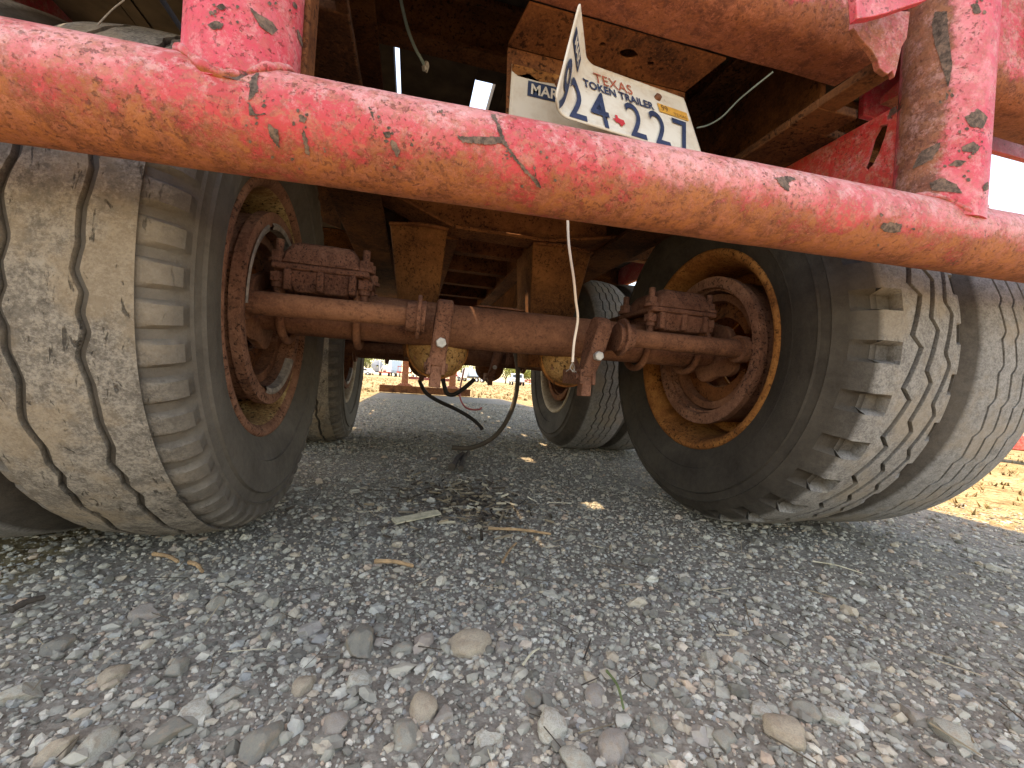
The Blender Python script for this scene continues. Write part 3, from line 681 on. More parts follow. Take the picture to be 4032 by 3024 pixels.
for i, y in enumerate((.58, .86, 1.14, 1.46, 1.8)):
    MB().prism([(y, .865), (y+.05, .865), (y+.05, .874), (y+.008, .874), (y+.008, .99), (y, .99)], 'x', -.144, .160).build('subframe_rung', M_rust, T, .002)
# tapered hangers
def hanger(xo0, xi0, xo1, xi1):
    """outer / inner x at the top and at the bottom; faces break at a shallow ridge"""
    def ring(xo, xi, z, y0, dep):
        xm = xo+(xi-xo)*.52
        return [(xo, y0+.03, z), (xm, y0, z), (xi, y0+.012, z), (xi, y0+dep, z), (xo, y0+dep, z)]
    A = ring(xo0, xi0, .838, YS-.035, .24); B = ring(xo1, xi1, .42, YS+.0, .16)
    b = MB(); b.add(A+B, [(0, 1, 2, 3, 4), (9, 8, 7, 6, 5)]+[(i, i+5, (i+1) % 5+5, (i+1) % 5) for i in range(5)])
    b.build('hanger', M_rustor2, T, .004)
    P = [A[0], A[1], A[2]]; MB().tube([(p[0], p[1]-.002, p[2]-.003) for p in P], .006, 8, 8).build('weld_bead', M_rust, T, wob=.003)
M_rustor2 = m_rust('hanger_rust', (.065, .025, .011), (.17, .064, .023), (.27, .107, .037), .8)
hanger(-.345, -.165, -.278, -.192); hanger(.342, .120, .262, .140)

# ---- axles with brakes
RW, AX = .4927, .5732
def axle(y0, near):
    b = MB().lathe([(-.60, .040), (-.60, .048), (-.545, .050), (-.52, .0555), (.52, .0555), (.545, .050), (.60, .048), (.60, .040)], (0, y0, RW+.003), 48)
    ax = b.build('axle', M_rustax, T)
    MB().hull8([(-.105, y0-.02, RW+.0585), (.035, y0-.02, RW+.0585), (.035, y0+.02, RW+.0585), (-.105, y0+.02, RW+.0585)], [(-.08, y0-.014, RW+.064), (.01, y0-.014, RW+.064), (.01, y0+.014, RW+.064), (-.08, y0+.014, RW+.064)]).build('wear_plate', M_rustax, ax, .002)
    for s in (-1, 1):
        cx = s*.455
        # trunnion clamp: lower cup, upper cap, ribs
        cap = MB(); nseg = 10; prof = []
        for u, hh in ((-1, 0), (-.985, .30), (-.90, .62), (-.78, .90), (-.66, 1.0), (0, 1.02), (.66, 1.0), (.78, .90), (.90, .62), (.985, .30), (1, 0)): prof.append((u*.078, .604+.037*hh))
        yy = [(-.088, .55), (-.080, .86), (-.060, 1.0), (.060, 1.0), (.080, .86), (.088, .55)]
        V = []
        for yq, sc in yy:
            V += [(cx+p[0]*(.86+.14*sc), y0-.01+yq, .590+(p[1]-.590)*sc) for p in prof]+[(cx+.080, y0-.01+yq, .588), (cx-.080, y0-.01+yq, .588)]
        m = nseg+3
        F = [(i*m+k, i*m+(k+1) % m, (i+1)*m+(k+1) % m, (i+1)*m+k) for i in range(5) for k in range(m)]+[tuple(range(m)), tuple(range(5*m, 6*m))]
        cap.add(V, F); cap.build('trunnion_cap', M_rustcast, ax, .003, 50, .0025)
        cup = MB().hull8([(cx-.055, y0-.085, .528), (cx+.055, y0-.085, .528), (cx+.055, y0+.08, .528), (cx-.055, y0+.08, .528)], [(cx-.074, y0-.094, .574), (cx+.074, y0-.094, .574), (cx+.074, y0+.086, .574), (cx-.074, y0+.086, .574)])
        cup.box(cx-.100, cx+.100, y0-.097, y0+.088, .574, .588)
        for rx in (-.066, 0, .066): cup.box(cx+rx-.008, cx+rx+.008, y0-.100, y0+.0, .530, .575)
        cup.build('trunnion_cup', M_rustcast, ax, .004, 45, .0015)
        for ex in (-.090, .090):
            for ey in (-.075, .065):
                bb = MB().cyl((cx+ex, y0+ey, .520), (cx+ex, y0+ey, .640), .0085, n=14)
                bb.hexnut((cx+ex, y0+ey, .596), (cx+ex, y0+ey, .614), .017); bb.hexnut((cx+ex, y0+ey, .548), (cx+ex, y0+ey, .568), .018)
                bb.cyl((cx+ex, y0+ey, .588), (cx+ex, y0+ey, .597), .021, n=18); bb.cyl((cx+ex, y0+ey, .536), (cx+ex, y0+ey, .549), .013, n=14)
                bb.build('clamp_bolt', M_rustcast, ax, .0012, wob=.0012)
        # u-bolts hugging the tube
        for ex in (-.085, .075):
            P = [(cx+ex, y0-.066, .585), (cx+ex, y0-.067, RW)]+[(cx+ex, y0-.067*math.cos(a), RW-.067*math.sin(a)) for a in np.linspace(.3, PI-.3, 9)]+[(cx+ex, y0+.067, RW), (cx+ex, y0+.066, .585)]
            MB().tube(P, .0095, 10, 3).build('u_bolt', M_rustax, ax)
        # equaliser arm running forward / back from the trunnion
        MB().box(cx-.040, cx+.040, y0+(.09 if y0 < .5 else -.50), y0+(.50 if y0 < .5 else -.09), .535, .610).build('equaliser_arm', M_rustdark, ax, .006)
        # s-cam shaft, bracket and slack adjuster
        yc = y0-.150; zc = .4895
        xo, xi = s*.600, s*.245
        cs = MB().cyl((xo, yc, zc-.002), (xi, yc, zc), .0245, .0215, 28); cs.cyl((s*.575, yc, zc-.002), (s*.602, yc, zc-.002), .036, .036, 28)
        cs.build('camshaft_tube', M_rustax, ax, .002)
        br = MB().cyl((s*.268, yc, zc), (s*.228, yc, zc), .031, .036, 20); br.cyl((s*.246, yc, zc), (s*.238, yc, zc), .047, .047, 12)
        br.build('shaft_bracket', M_rustcast, ax, .002, wob=.0035)
        MB().box(min(s*.25, s*.234), max(s*.25, s*.234), yc+.02, y0-.04, zc-.03, zc+.025).build('bracket_arm', M_rustcast, ax, .003)
        sa = MB(); xs0 = s*.186
        lean = -.012 if s < 0 else -.030
        ring = []
        for a in np.linspace(0, PI, 13): ring.append((yc-.036*math.cos(a), zc+.008+.036*math.sin(a)))
        ring += [(yc+.028, zc-.06), (yc+.016, zc-.105), (yc-.016, zc-.105), (yc-.030, zc-.06)]
        sa.prism(ring, 'x', xs0-.018, xs0+.018)
        sa.v = [(p[0]+(lean*max(0, zc-p[2])/.1), p[1], p[2]) for p in sa.v]
        sa.build('slack_adjuster', M_rustcast, ax, .006, wob=.002)
        xb = xs0+lean*.55
        MB().hexnut((xb, yc-.045, zc-.054), (xb, yc-.028, zc-.054), .0115).build('adjuster_bolt', M_steel, ax, .002)
        xl = xs0+lean*1.05
        cl = MB().box(xl-.020, xl-.011, yc-.02, yc+.10, zc-.122, zc-.086); cl.box(xl+.011, xl+.020, yc-.02, yc+.10, zc-.122, zc-.086)
        cl.cyl((xl-.026, yc, zc-.104), (xl+.026, yc, zc-.104), .009, n=12); cl.box(xl-.012, xl+.012, yc-.014, yc+.016, zc-.15, zc-.09)
        cl.build('clevis', M_rustcast, ax, .002, wob=.002)
        # brake chamber: two pressed bowls and a clamp band, push rod
        cxh = s*.185; yc2 = y0+.055; zz = .440
        def bowl(yd0, yd1, r0, r1, nb=40):
            V = []; prof = [(0.0, r0), (.25, r0*.985), (.5, r0*.93), (.72, r0*.8), (.88, r0*.62), (1.0, r0*.36)]; k = len(prof)
            for i in range(nb):
                a = 2*PI*i/nb; V += [(cxh+r*math.cos(a), yc2+yd0+(yd1-yd0)*t, zz+r*math.sin(a)) for t, r in prof]
            F = [(i*k+q, i*k+q+1, ((i+1) % nb)*k+q+1, ((i+1) % nb)*k+q) for i in range(nb) for q in range(k-1)]+[tuple(i*k+k-1 for i in range(nb))]
            return MB().add(V, F)
        bw = bowl(0, -.066, .078, .052); bw.f += [tuple(i+len(bw.v) for i in q) for q in bowl(0, .075, .078, .045).f]; bw.v += bowl(0, .075, .078, .045).v
        bw.build('brake_chamber', M_cham if near else M_rust, ax)
        MB().cyl((cxh, yc2-.008, zz), (cxh, yc2+.008, zz), .0825, n=40).build('clamp_band', M_rustor if near else M_rust, ax, .003, wob=.0012)
        MB().cyl((cxh, yc2-.05, zz), (xl, yc+.03, zc-.104), .008, n=10).build('push_rod', M_rustax, ax)
        for q in range(4):
            a = .5+q*.7; MB().hexnut((cxh+.06*math.cos(PI+a), yc2-.044, zz+.06*math.sin(PI+a)), (cxh+.06*math.cos(PI+a), yc2-.026, zz+.06*math.sin(PI+a)), .009).build('chamber_nut', M_rustax, ax)
    return ax
M_cham = m_rust('chamber_rust', (.09, .038, .016), (.28, .135, .048), (.46, .27, .11), 1.0)
YF = 1.242
axle(0.0, True); axle(YF, False)

# ---- wheels
def tri(x): x = x-math.floor(x); return 4*abs(x-.5)-1
def zig(x):      # long slant, short return
    x = x-math.floor(x); return -1+2*x/.79 if x < .79 else 1-2*(x-.79)/.21
def tyre_mesh(pattern, seed=0):
    if pattern == 'worn': G, gw, gd, npit, per, E0, E1 = [.062, .136], .0105, .008, 58, 8, .012, .192
    elif pattern == 'lug': G, gw, gd, npit, per, E0, E1 = [.106, .150, .194], .0130, .017, 30, 14, .033, .232
    else: G, gw, gd, npit, per, E0, E1 = [.080, .115, .150, .185], .0060, .010, 44, 8, .033, .232
    rs = np.random.default_rng(seed); ph = rs.uniform(0, 6.28, 6)
    n = npit*per
    def crown(t): u = (t-(E0+E1)/2)/((E1-E0)/2); return RW-.001-.0065*u*u
    S1 = [(.008, .272), (.002, .286), (-.006, .298), (-.016, .322), (-.024, .344), (-.0285, .3455), (-.0285, .349), (-.030, .352), (-.034, .385), (-.0335, .410), (-.0365, .4115), (-.031, .4135), (-.026, .431), (-.0285, .4335), (-.0225, .4375), (-.012, .4555), (.004, .4665), (.018, .4735), (.029, .4775)]
    if pattern != 'worn': S1 = S1[:-2]+[(.016, .472), (.026, .478)]
    if pattern == 'worn': S1 = [(t-.030*max(0, (r-.43)/.0475), r) for t, r in S1]+[(.0165, .479)]
    rows = []; tr = []
    for i in range(n):
        th = 2*PI*i/n; p = i/per
        row = []; tg = []
        slot = 0.0
        if pattern == 'worn': f = p-math.floor(p); slot = 1.0 if f < .36 else 0
        elif pattern == 'lug': f = p-math.floor(p); slot = 1.0 if f < .30 else 0.0
        else: f = p-math.floor(p); slot = .25 if f < .35 else 0
        side = []
        for k, (t, r) in enumerate(S1):
            tt, rr = t, r
            if r > .43:
                wgt = (r-.43)/.05
                if pattern == 'worn': tt += .019*slot*max(0, (r-.437)/.04) if r < .4785 else 0
                elif pattern == 'lug': w2 = min(1, max(0, (r-.458)/.012)); tt += .016*slot*w2; rr -= .012*slot*w2
                else: tt += .004*slot*wgt
            side.append((tt, rr))
        if pattern == 'worn': zz = [.0058*(.55*tri(p*.8+.25*math.sin(p*1.3+ph[0]))+.45*math.sin(p*2.3+ph[1]+g*3)) for g in range(len(G))]
        elif pattern == 'lug': zz = [-(.0118 if g == 0 else .0095)*zig(p+.37*g) for g in range(len(G))]
        else: zz = [-.0052*zig(p) for g in range(len(G))]
        e0 = E0+.0012*math.sin(p*.9+ph[2]); t0 = [(e0, crown(e0)-.0015)]; tg0 = [.9]
        if pattern == 'lug':
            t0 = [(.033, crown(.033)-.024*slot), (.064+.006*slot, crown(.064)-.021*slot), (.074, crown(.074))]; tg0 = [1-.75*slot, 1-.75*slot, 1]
        cols = list(t0); tgs = list(tg0)
        for g, c in enumerate(G):
            a = c+zz[g]-gw/2; q = c+zz[g]+gw/2
            cols += [(a, crown(a)), (a+gw*.12, crown(a)-gd), (q-gw*.12, crown(q)-gd), (q, crown(q))]; tgs += [1, 0, 0, 1]  # groove floors take the darker sidewall colour: recess shade painted in
        end = []; tge = []
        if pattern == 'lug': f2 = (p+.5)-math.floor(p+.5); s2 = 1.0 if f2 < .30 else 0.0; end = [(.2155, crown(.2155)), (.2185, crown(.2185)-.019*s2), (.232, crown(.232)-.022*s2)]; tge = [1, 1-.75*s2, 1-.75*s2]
        else: end = [(E0+E1-e0, crown(e0)-.0015)]; tge = [.9]
        row = side+cols+end+[(E0+E1-t, r) for t, r in side[::-1]]
        tg = [(.42 if pattern == 'worn' else .12)*max(0, (r-.455)/.025)*(0 if slot > .6 else 1) for t, r in side]; tg = tg+tgs+tge+tg[::-1]  # slots drop the pale tone, so their shade is in the colour
        rows.append([(t, r*math.cos(th), r*math.sin(th)) for t, r in row]); tr += tg
    k = len(rows[0]); V = [p for r in rows for p in r]
    V = [(x, y, max(z, -RW+.002+.0)) for x, y, z in V]
    V = [(x+(.010 if x > .123 else -.010)*max(0, 1-abs(y)/.16)*max(0, (-z-.40)/.09)*(0 if abs(x-.123) < .08 else 1), y, z) for x, y, z in V]
    F = [(i*k+q, ((i+1) % n)*k+q, ((i+1) % n)*k+q+1, i*k+q+1) for i in range(n) for q in range(k-1)]
    b = MB(); b.v = V; b.f = F; me = b.mesh('tyre', 42)
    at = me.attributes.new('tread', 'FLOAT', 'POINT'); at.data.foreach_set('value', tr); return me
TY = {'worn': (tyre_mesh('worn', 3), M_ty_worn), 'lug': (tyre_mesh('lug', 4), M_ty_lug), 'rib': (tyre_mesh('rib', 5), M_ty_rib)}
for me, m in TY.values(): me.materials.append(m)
def wheel(s, y0, t0, flip, tyre, rim_mat, drum, rot=0.0):
    """s: side; t0: outboard offset of the inboard flange; flip: outer dual is turned round"""
    c = (s*AX, y0, RW); sg = s
    def tt(prof): return [((t0+t) if not flip else (t0+.246-t), r) for t, r in prof]
    disc = MB().lathe(tt([(.150, .242), (.156, .236), (.158, .215), (.172, .19), (.178, .17), (.178, .112), (.184, .112), (.184, .172), (.178, .196), (.164, .222), (.162, .240)]), c, 72, sg)
    wh = disc.build('wheel', rim_mat, T)
    MB().lathe(tt([(.030, .272), (.012, .282), (.004, .2915), (-.001, .293), (-.006, .290), (-.008, .284), (-.006, .276), (.000, .270), (.006, .2665)]), c, 96, sg).build('rim_flange', M_drum if rim_mat is M_rustyel else rim_mat, wh, angle=60, wob=.0008)
    rim = MB().lathe(tt([(.006, .2665), (.012, .263), (.040, .256), (.085, .247), (.150, .243), (.225, .256), (.242, .276), (.249, .292), (.244, .293), (.240, .280), (.220, .264), (.150, .251), (.060, .262), (.030, .272)]), c, 96, sg)
    rim.build('rim', rim_mat, wh, angle=50, wob=.0008)
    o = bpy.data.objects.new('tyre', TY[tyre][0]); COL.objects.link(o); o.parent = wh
    if not flip: o.location = (s*(AX+t0), y0, RW); o.scale = (s, 1, 1)
    else: o.location = (s*(AX+t0+.246), y0, RW); o.scale = (-s, 1, 1)
    o.rotation_euler = (rot, 0, 0)
    if drum is not None:
        dt = drum
        d = MB().lathe([(dt+.150, .112), (dt+.150, .200), (dt+.140, .208), (dt+.020, .208), (dt+.018, .217), (dt-.002, .217), (dt-.004, .205), (dt-.001, .187), (dt+.012, .1835), (dt+.012, .178), (dt+.135, .178), (dt+.135, .112)], c, 96, sg)
        d.build('brake_drum', M_drum if y0 < .5 else M_rust, wh, angle=45, wob=.0008)
        if s < 0:
            for a0, a1 in ((.02*PI, .62*PI), (.66*PI, 1.02*PI), (1.42*PI, 1.80*PI)):
                MB().lathe([(dt-.004, .195), (dt-.0065, .190), (dt-.004, .181), (dt+.012, .1775)], c, 60, sg, a0, a1).build('drum_edge', M_grey, wh)
        if y0 < .5:
            for a0, a1 in ((.45, PI-.35), (PI+.45, 2*PI-.35)):
                MB().lathe([(dt+.03, .150), (dt+.03, .172), (dt+.115, .172), (dt+.115, .150)], c, 40, sg, a0, a1, True).build('brake_shoe', M_rustax, wh, .002)
                MB().lathe([(dt+.06, .105), (dt+.06, .151), (dt+.07, .151), (dt+.07, .105)], c, 40, sg, a0+.1, a1-.1, True).build('shoe_web', M_rust, wh, .001)
            sp = []
            for k in range(60):
                a = 2*PI*k/60; sp.append((y0+(.088+.026*max(0, math.cos(2*a-.9))**3+.006*math.cos(5*a))*math.cos(a)*1.0, RW+(.088+.026*max(0, math.cos(2*a-.9))**3+.006*math.cos(5*a))*math.sin(a)))
            x0, x1 = sorted((s*(AX+dt+.022), s*(AX+dt+.042))); MB().prism(sp, 'x', x0, x1).build('brake_spider', M_rustax, wh, .003, wob=.002)
            P = [(s*(AX+dt+.05), y0-.11+.0045*math.cos(t*2*PI*14), RW-.055-.10*0+.0045*math.sin(t*2*PI*14)-.07*t) for t in np.linspace(0, 1, 160)]
            MB().tube(P, .0012, 5, 1).build('return_spring', M_rust, wh)
    return wh
wheel(-1, 0.0, 0.0, False, 'worn', M_rustyel, -.006, .2)
wheel(-1, 0.0, .285, True, 'rib', M_rustor, None, .5)
wheel(1, 0.0, 0.0, False, 'lug', M_rustor, .018, .03)
wheel(1, 0.0, .285, True, 'rib', M_rustor, None, .1)
wheel(-1, YF, 0.0, False, 'worn', M_cream, .0, 1.2)
wheel(-1, YF, .285, True, 'rib', M_cream, None, .9)
wheel(1, YF, 0.0, False, 'rib', M_cream, .02, .33)
wheel(1, YF, .285, True, 'rib', M_cream, None, .4)

# ---- hanging wires and air hoses
def wire(name, pts, r, mat, label=None, n=8):
    o = MB().tube(pts, r, n, 8).build(name, mat, T)
    if label: o['label'] = label
    return o
zc_ = lambda pts, y: [on(a*SP, c*SP, 'y', yy) for (a, c), yy in zip(pts, y)]
ww = wire('wire', zc_([(1222, 380), (1226, 470), (1229, 530), (1239, 600), (1244, 650), (1248, 690), (1240, 740), (1237, 782)], [-.33, -.33, -.33, -.32, -.31, -.3, -.3, -.3]), .0027, M_wire_w, 'pale dangling wire with a frayed end')
e = on(1237*SP, 782*SP, 'y', -.30)
for k in range(6): MB().tube([e, e+np.array([random.uniform(-.008, .008), random.uniform(-.005, .005), -.012]), e+np.array([random.uniform(-.014, .014), random.uniform(-.008, .008), -.02])], .0006, 5, 4).build('wire_strand', M_fray, ww)
tw = wire('wire', zc_([(863, -30), (866, 0), (880, 60), (896, 102), (908, 124), (918, 143)], [-.3]*6), .0030, M_wire_t, 'grey green wire hanging behind the bumper')
e = on(920*SP, 143*SP, 'y', -.30)
MB().add(*(lambda V, F: ([tuple(np.array(p)*np.array([.006, .006, .010])*(1+.4*random.uniform(-1, 1))+e) for p in V], F.tolist()))(*ico(2))).build('wire_stub', M_fray, tw)
wire('wire', zc_([(985, -10), (975, 25), (960, 45), (930, 58), (895, 62), (868, 72)], [.0]*6), .0022, M_rust)
wire('wire', [(x, y, z) for x, y, z in zc_([(1505, 276), (1530, 270), (1560, 252), (1600, 212), (1670, 155)], [-.37, -.38, -.40, -.43, -.47])], .0016, M_wire_t)
wire('wire', zc_([(500*1/1, -5), (455, 40), (395, 92)], [-.42, -.40, -.38]) if False else [on(490, 0, 'y', -.35), on(440, 40, 'y', -.35), on(385, 98, 'y', -.35)], .0010, M_fray)
zw = lambda pts: [(1200+a/2.212, 1300+c/2.212) for a, c in pts]
def hose(pts, y, r, mat): return wire('air_hose', [on(a, c, 'y', y) for a, c in zw(pts)], r, mat, n=10)
hose([(1000, 430), (1012, 470), (1060, 550), (1160, 615), (1300, 680), (1400, 735), (1480, 790), (1530, 840), (1545, 866)], 1.12, .0100, M_black)
hose([(1195, 385), (1205, 440), (1225, 520), (1245, 555), (1290, 562), (1340, 540), (1400, 495), (1480, 425)], .98, .0108, M_black)
hose([(1835, 200), (1850, 300), (1855, 420), (1840, 560), (1800, 700), (1720, 850), (1620, 950), (1500, 1010), (1400, 1030), (1280, 1022)], .86, .0112, m_plain('hose_brown', (.075, .055, .038), .7, .3, 20))
hose([(1390, 330), (1375, 400), (1358, 480), (1350, 540), (1360, 610), (1400, 670), (1460, 692), (1520, 690), (1542, 672)], 2.6, .0080, M_wire_r)

# ---- landing gear
yl = 7.70
foot = MB().box(-.86, .98, yl, yl+.20, .012, .155).build('landing_foot', M_rust, T, .006)
for x in (-.37, .60):
    leg = MB().box(x-.065, x+.065, yl+.05, yl+.18, .150, 1.24); leg.hull8([(x-.17, yl+.03, .155), (x+.17, yl+.03, .155), (x+.17, yl+.19, .155), (x-.17, yl+.19, .155)], [(x-.08, yl+.04, .21), (x+.08, yl+.04, .21), (x+.08, yl+.185, .21), (x-.08, yl+.185, .21)])
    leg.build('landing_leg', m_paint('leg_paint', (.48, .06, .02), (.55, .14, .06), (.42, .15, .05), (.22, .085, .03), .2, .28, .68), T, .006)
MB().box(-.30, .53, yl+.09, yl+.13, .30, .355).build('landing_brace', M_bumper, T, .004)
wire('brace_rod', [(-.30, yl+.1, .42), (-.10, yl+.1, .55), (.05, yl+.1, .57)], .012, M_rust)

# ================================================================== LITTER
M_twig = m_plain('twig_bark', (.36, .22, .115), .85, .4, 60)
M_twigd = m_plain('twig_dark', (.075, .058, .045), .9, .4, 60)
M_straw = m_plain('straw', (.52, .45, .31), .8, .3, 80)
def gz(p, h): return (p[0], p[1], ground_z(p[0], p[1])+h)
def twig(p0, p1, r, mat, label, bend=.02, flat=False):
    a = gnd(*p0); c = gnd(*p1); m = (a+c)/2; d = c-a
    mid = m+np.array([-d[1], d[0], 0])*bend
    b = MB()
    if flat:
        L = np.linalg.norm(d); ang = math.atan2(d[1], d[0]); Mx = Matrix.Translation((m[0], m[1], ground_z(m[0], m[1])+.012)) @ Matrix.Rotation(ang, 4, 'Z') @ Matrix.Rotation(.25, 4, 'X')
        b.box(-L/2, L/2, -r*2.2, r*2.2, -r*.4, r*.4, Mx)
    else: b.tube([gz(a, r+.006), gz(mid, r+.009), gz(c, r+.006)], lambda u: r*.78*(1-.25*u)*(1+.10*math.sin(u*23)+.08*math.sin(u*41)), 7, 8)
    return tag(b.build('twig', mat, wob=.0012 if not flat else 0), label, 'twig')
twig((810, 1217), (893, 1226), .0055, M_twig, 'short peeled orange twig lying alone on the gravel')
twig((850, 1133), (948, 1112), .0050, M_straw, 'flat pale splinter of wood beside the debris pile', flat=True)
twig((1055, 1146), (1190, 1160), .0050, M_twig, 'long forked pale twig at the edge of the debris pile')
twig((330, 1203), (383, 1220), .0050, M_twig, 'light orange twig near the smooth worn tyre')
twig((408, 1221), (437, 1241), .0050, M_twig, 'stubby orange bark piece close to the light orange twig')
twig((20, 1330), (95, 1302), .0065, M_twigd, 'thick dark brown stick on coarse gravel')
twig((1340, 1200), (1375, 1280), .0022, M_twigd, 'thin dark curved twig on gravel below the sun spots', .15) if False else None
twig((975, 1020), (1000, 990), .020, M_twigd, 'stubby dark bark chunk lying between the wheels')
twig((995, 1022), (1012, 985), .016, M_twigd, 'narrow dark bark chunk leaning on a thicker one')
twig((1085, 1215), (1115, 1175), .0035, M_twig, 'thin reddish twig slanting across the gravel')
twig((1130, 1440), (1165, 1385+20), .0022, M_straw, 'straight white straw stem on bare gravel')
twig((1310, 1455), (1345, 1540), .0022, m_plain('grass_green', (.13, .16, .06), .7, .2, 40), 'single greenish grass blade on the gravel', .06)
twig((1755, 1215), (1865, 1240), .0018, M_straw, 'long thin straw stem in front of the lugged tyre')
# straw and bark crumbs, uncountable
def crumbs(n, centre, spread, lmin, lmax, wmin, wmax, seed):
    r = np.random.default_rng(seed); VV = []; FF = []
    for i in range(n):
        x = centre[0]+r.normal(0, spread[0]); y = centre[1]+r.normal(0, spread[1])
        L = r.uniform(lmin, lmax)/2; W = r.uniform(wmin, wmax)/2; a = r.uniform(0, PI); tl = r.normal(0, .18); zz = ground_z(x, y)+r.uniform(.004, .012)
        ca, sa = math.cos(a), math.sin(a); o = len(VV)
        for sx in (-1, 1):
            for sy, szz in ((-1, 0), (1, 0), (0, 1.3)):
                VV.append((x+sx*L*ca-sy*W*sa, y+sx*L*sa+sy*W*ca, zz+sx*L*tl+szz*W))
        FF += [(o, o+1, o+4), (o, o+4, o+3), (o+1, o+2, o+5), (o+1, o+5, o+4), (o+2, o, o+3), (o+2, o+3, o+5)]
    return np.array(VV), np.array(FF), np.repeat(r.uniform(0, 1, n), 6)
nS = NT('litter'); M_litter = nS.done(nS.ramp(nS.attr('tone'), [(0, (.045, .034, .026)), (.5, (.11, .08, .055)), (.75, (.30, .225, .14)), (1, (.60, .52, .38))]), .85, None, .2)
c1 = gnd(1010, 1085)
tag(stuff_mesh('debris_pile', [crumbs(260, (c1[0], c1[1]), (.085, .11), .010, .05, .002, .008, 5), crumbs(200, (c1[0]-.03, c1[1]+.02), (.13, .16), .006, .03, .003, .009, 6)], M_litter), 'heap of dry leaf, bark and straw bits between the wheels', 'debris', kind='stuff')
tag(stuff_mesh('straw_litter', [crumbs(260, (0.0, -.3), (.55, .35), .012, .05, .0008, .0022, 8), crumbs(160, (0.1, .9), (.4, .8), .02, .07, .001, .003, 9)], M_litter), 'thin straw and grass bits scattered over the gravel', 'straw', kind='stuff')

# dry grass tufts over the sunlit yard
def tufts(n, box, seed, hmin, hmax, gap=None):
    r = np.random.default_rng(seed); VV = []; FF = []; TT = []
    for i in range(n):
        x = r.uniform(box[0], box[1]); y = box[2]+(box[3]-box[2])*r.uniform(0, 1)**1.8
        if -.95 < x < 1.72 and y < 7.8: continue
        tone = r.uniform(0, .75)
        for k in range(6):
            a = r.uniform(0, 6.28); h = r.uniform(hmin, hmax); w_ = h*.16; l = h*r.uniform(.3, 1.0); o = len(VV)
            bx, by = x+r.normal(0, h*.35), y+r.normal(0, h*.35)
            VV += [(bx-w_*math.sin(a), by+w_*math.cos(a), -.006), (bx+w_*math.sin(a), by-w_*math.cos(a), -.006), (bx+l*math.cos(a), by+l*math.sin(a), h*.7)]
            FF.append((o, o+1, o+2)); TT += [tone]*3
    return np.array(VV), np.array(FF), np.array(TT)
nS = NT('dry_grass'); M_dry = nS.done(nS.ramp(nS.attr('tone'), [(0, (.09, .058, .028)), (.4, (.22, .155, .07)), (.75, (.42, .33, .17))]), .85, None, .15)
tag(stuff_mesh('dry_grass', [tufts(5200, (-9, 16, 7.6, 46), 21, .03, .09), tufts(2600, (1.72, 5.5, -3.0, 6.0), 22, .012, .035), tufts(900, (-3.2, -.95, 1.0, 8.0), 23, .012, .035)], M_dry), 'sparse dry straw coloured grass over the sunlit yard', 'grass', kind='stuff')

# ================================================================== BACKGROUND
M_white = m_plain('white_paint', (.75, .75, .74), .4, .08, 3, .5)
M_lblue = m_plain('pale_blue_panel', (.42, .55, .66), .5, .1, 2)
M_lgrey = m_plain('grey_panel', (.33, .35, .38), .5, .2, 2)
M_rubber = m_plain('far_tyre', (.03, .03, .03), .8, .2, 5)
M_glass = m_plain('dark_glass', (.03, .04, .05), .15, .1, 2, .6)
M_mred = m_plain('machine_red', (.42, .05, .035), .5, .25, 3)
M_dark = m_plain('far_steel', (.06, .055, .055), .6, .3, 4)
def place(o, x, dist, rz=0.0):
    g = far(x, dist); d = math.atan2(g[1]-CAM[1], g[0]-CAM[0])-PI/2     # heading away from the photographer
    o.location = (g[0], g[1], 0); o.rotation_euler = (0, 0, d+rz); return o
def fwheel(par, x, y, r, wd):
    w_ = MB().lathe([(-wd/2, r*.55), (-wd/2, r*.93), (-wd*.35, r), (wd*.35, r), (wd/2, r*.93), (wd/2, r*.55)], (x, y, r), 28, 1); w_ = w_.build('wheel', M_rubber, par)
    h = MB().lathe([(-wd*.42, .02), (-wd*.42, r*.5), (-wd*.5, r*.56), (wd*.5, r*.56), (wd*.42, r*.5), (wd*.42, .02)], (x, y, r), 20, 1); h.build('rim', M_white, w_)
# pickup seen from behind
pk = empty('pickup_truck'); tag(pk, 'white pickup truck parked with its tailgate towards the trailer', 'pickup')
side = [(-2.7, .55), (-2.72, 1.08), (-1.0, 1.10), (-.72, 1.12), (-.45, 1.80), (.55, 1.86), (1.25, 1.20), (2.45, 1.08), (2.75, .95), (2.78, .50)]
MB().prism([(a, c) for a, c in side], 'x', -.94, .94).build('body', M_white, pk, .06)
MB().prism([(-.78, 1.22), (-.52, 1.70), (-.47, 1.70), (-.74, 1.22)], 'x', -.72, .72).build('rear_window', M_glass, pk)
for s in (-1, 1):
    MB().prism([(-.40, 1.22), (-.30, 1.70), (.48, 1.75), (1.0, 1.24)], 'x', s*.945, s*.935).build('side_window', M_glass, pk)
    MB().box(s*.92-.08, s*.92+.03, -2.75, -2.66, .72, 1.04).build('tail_light', M_mred, pk, .01)
    for y in (-1.6, 1.75): fwheel(pk, s*.86, y, .39, .26)
MB().box(-.85, .85, -2.86, -2.72, .52, .66).build('bumper', M_lgrey, pk, .03)
MB().box(-.14, .14, -2.745, -2.715, .86, .94).build('tailgate_handle', M_glass, pk, .01)
place(pk, 2034, 66, .13)
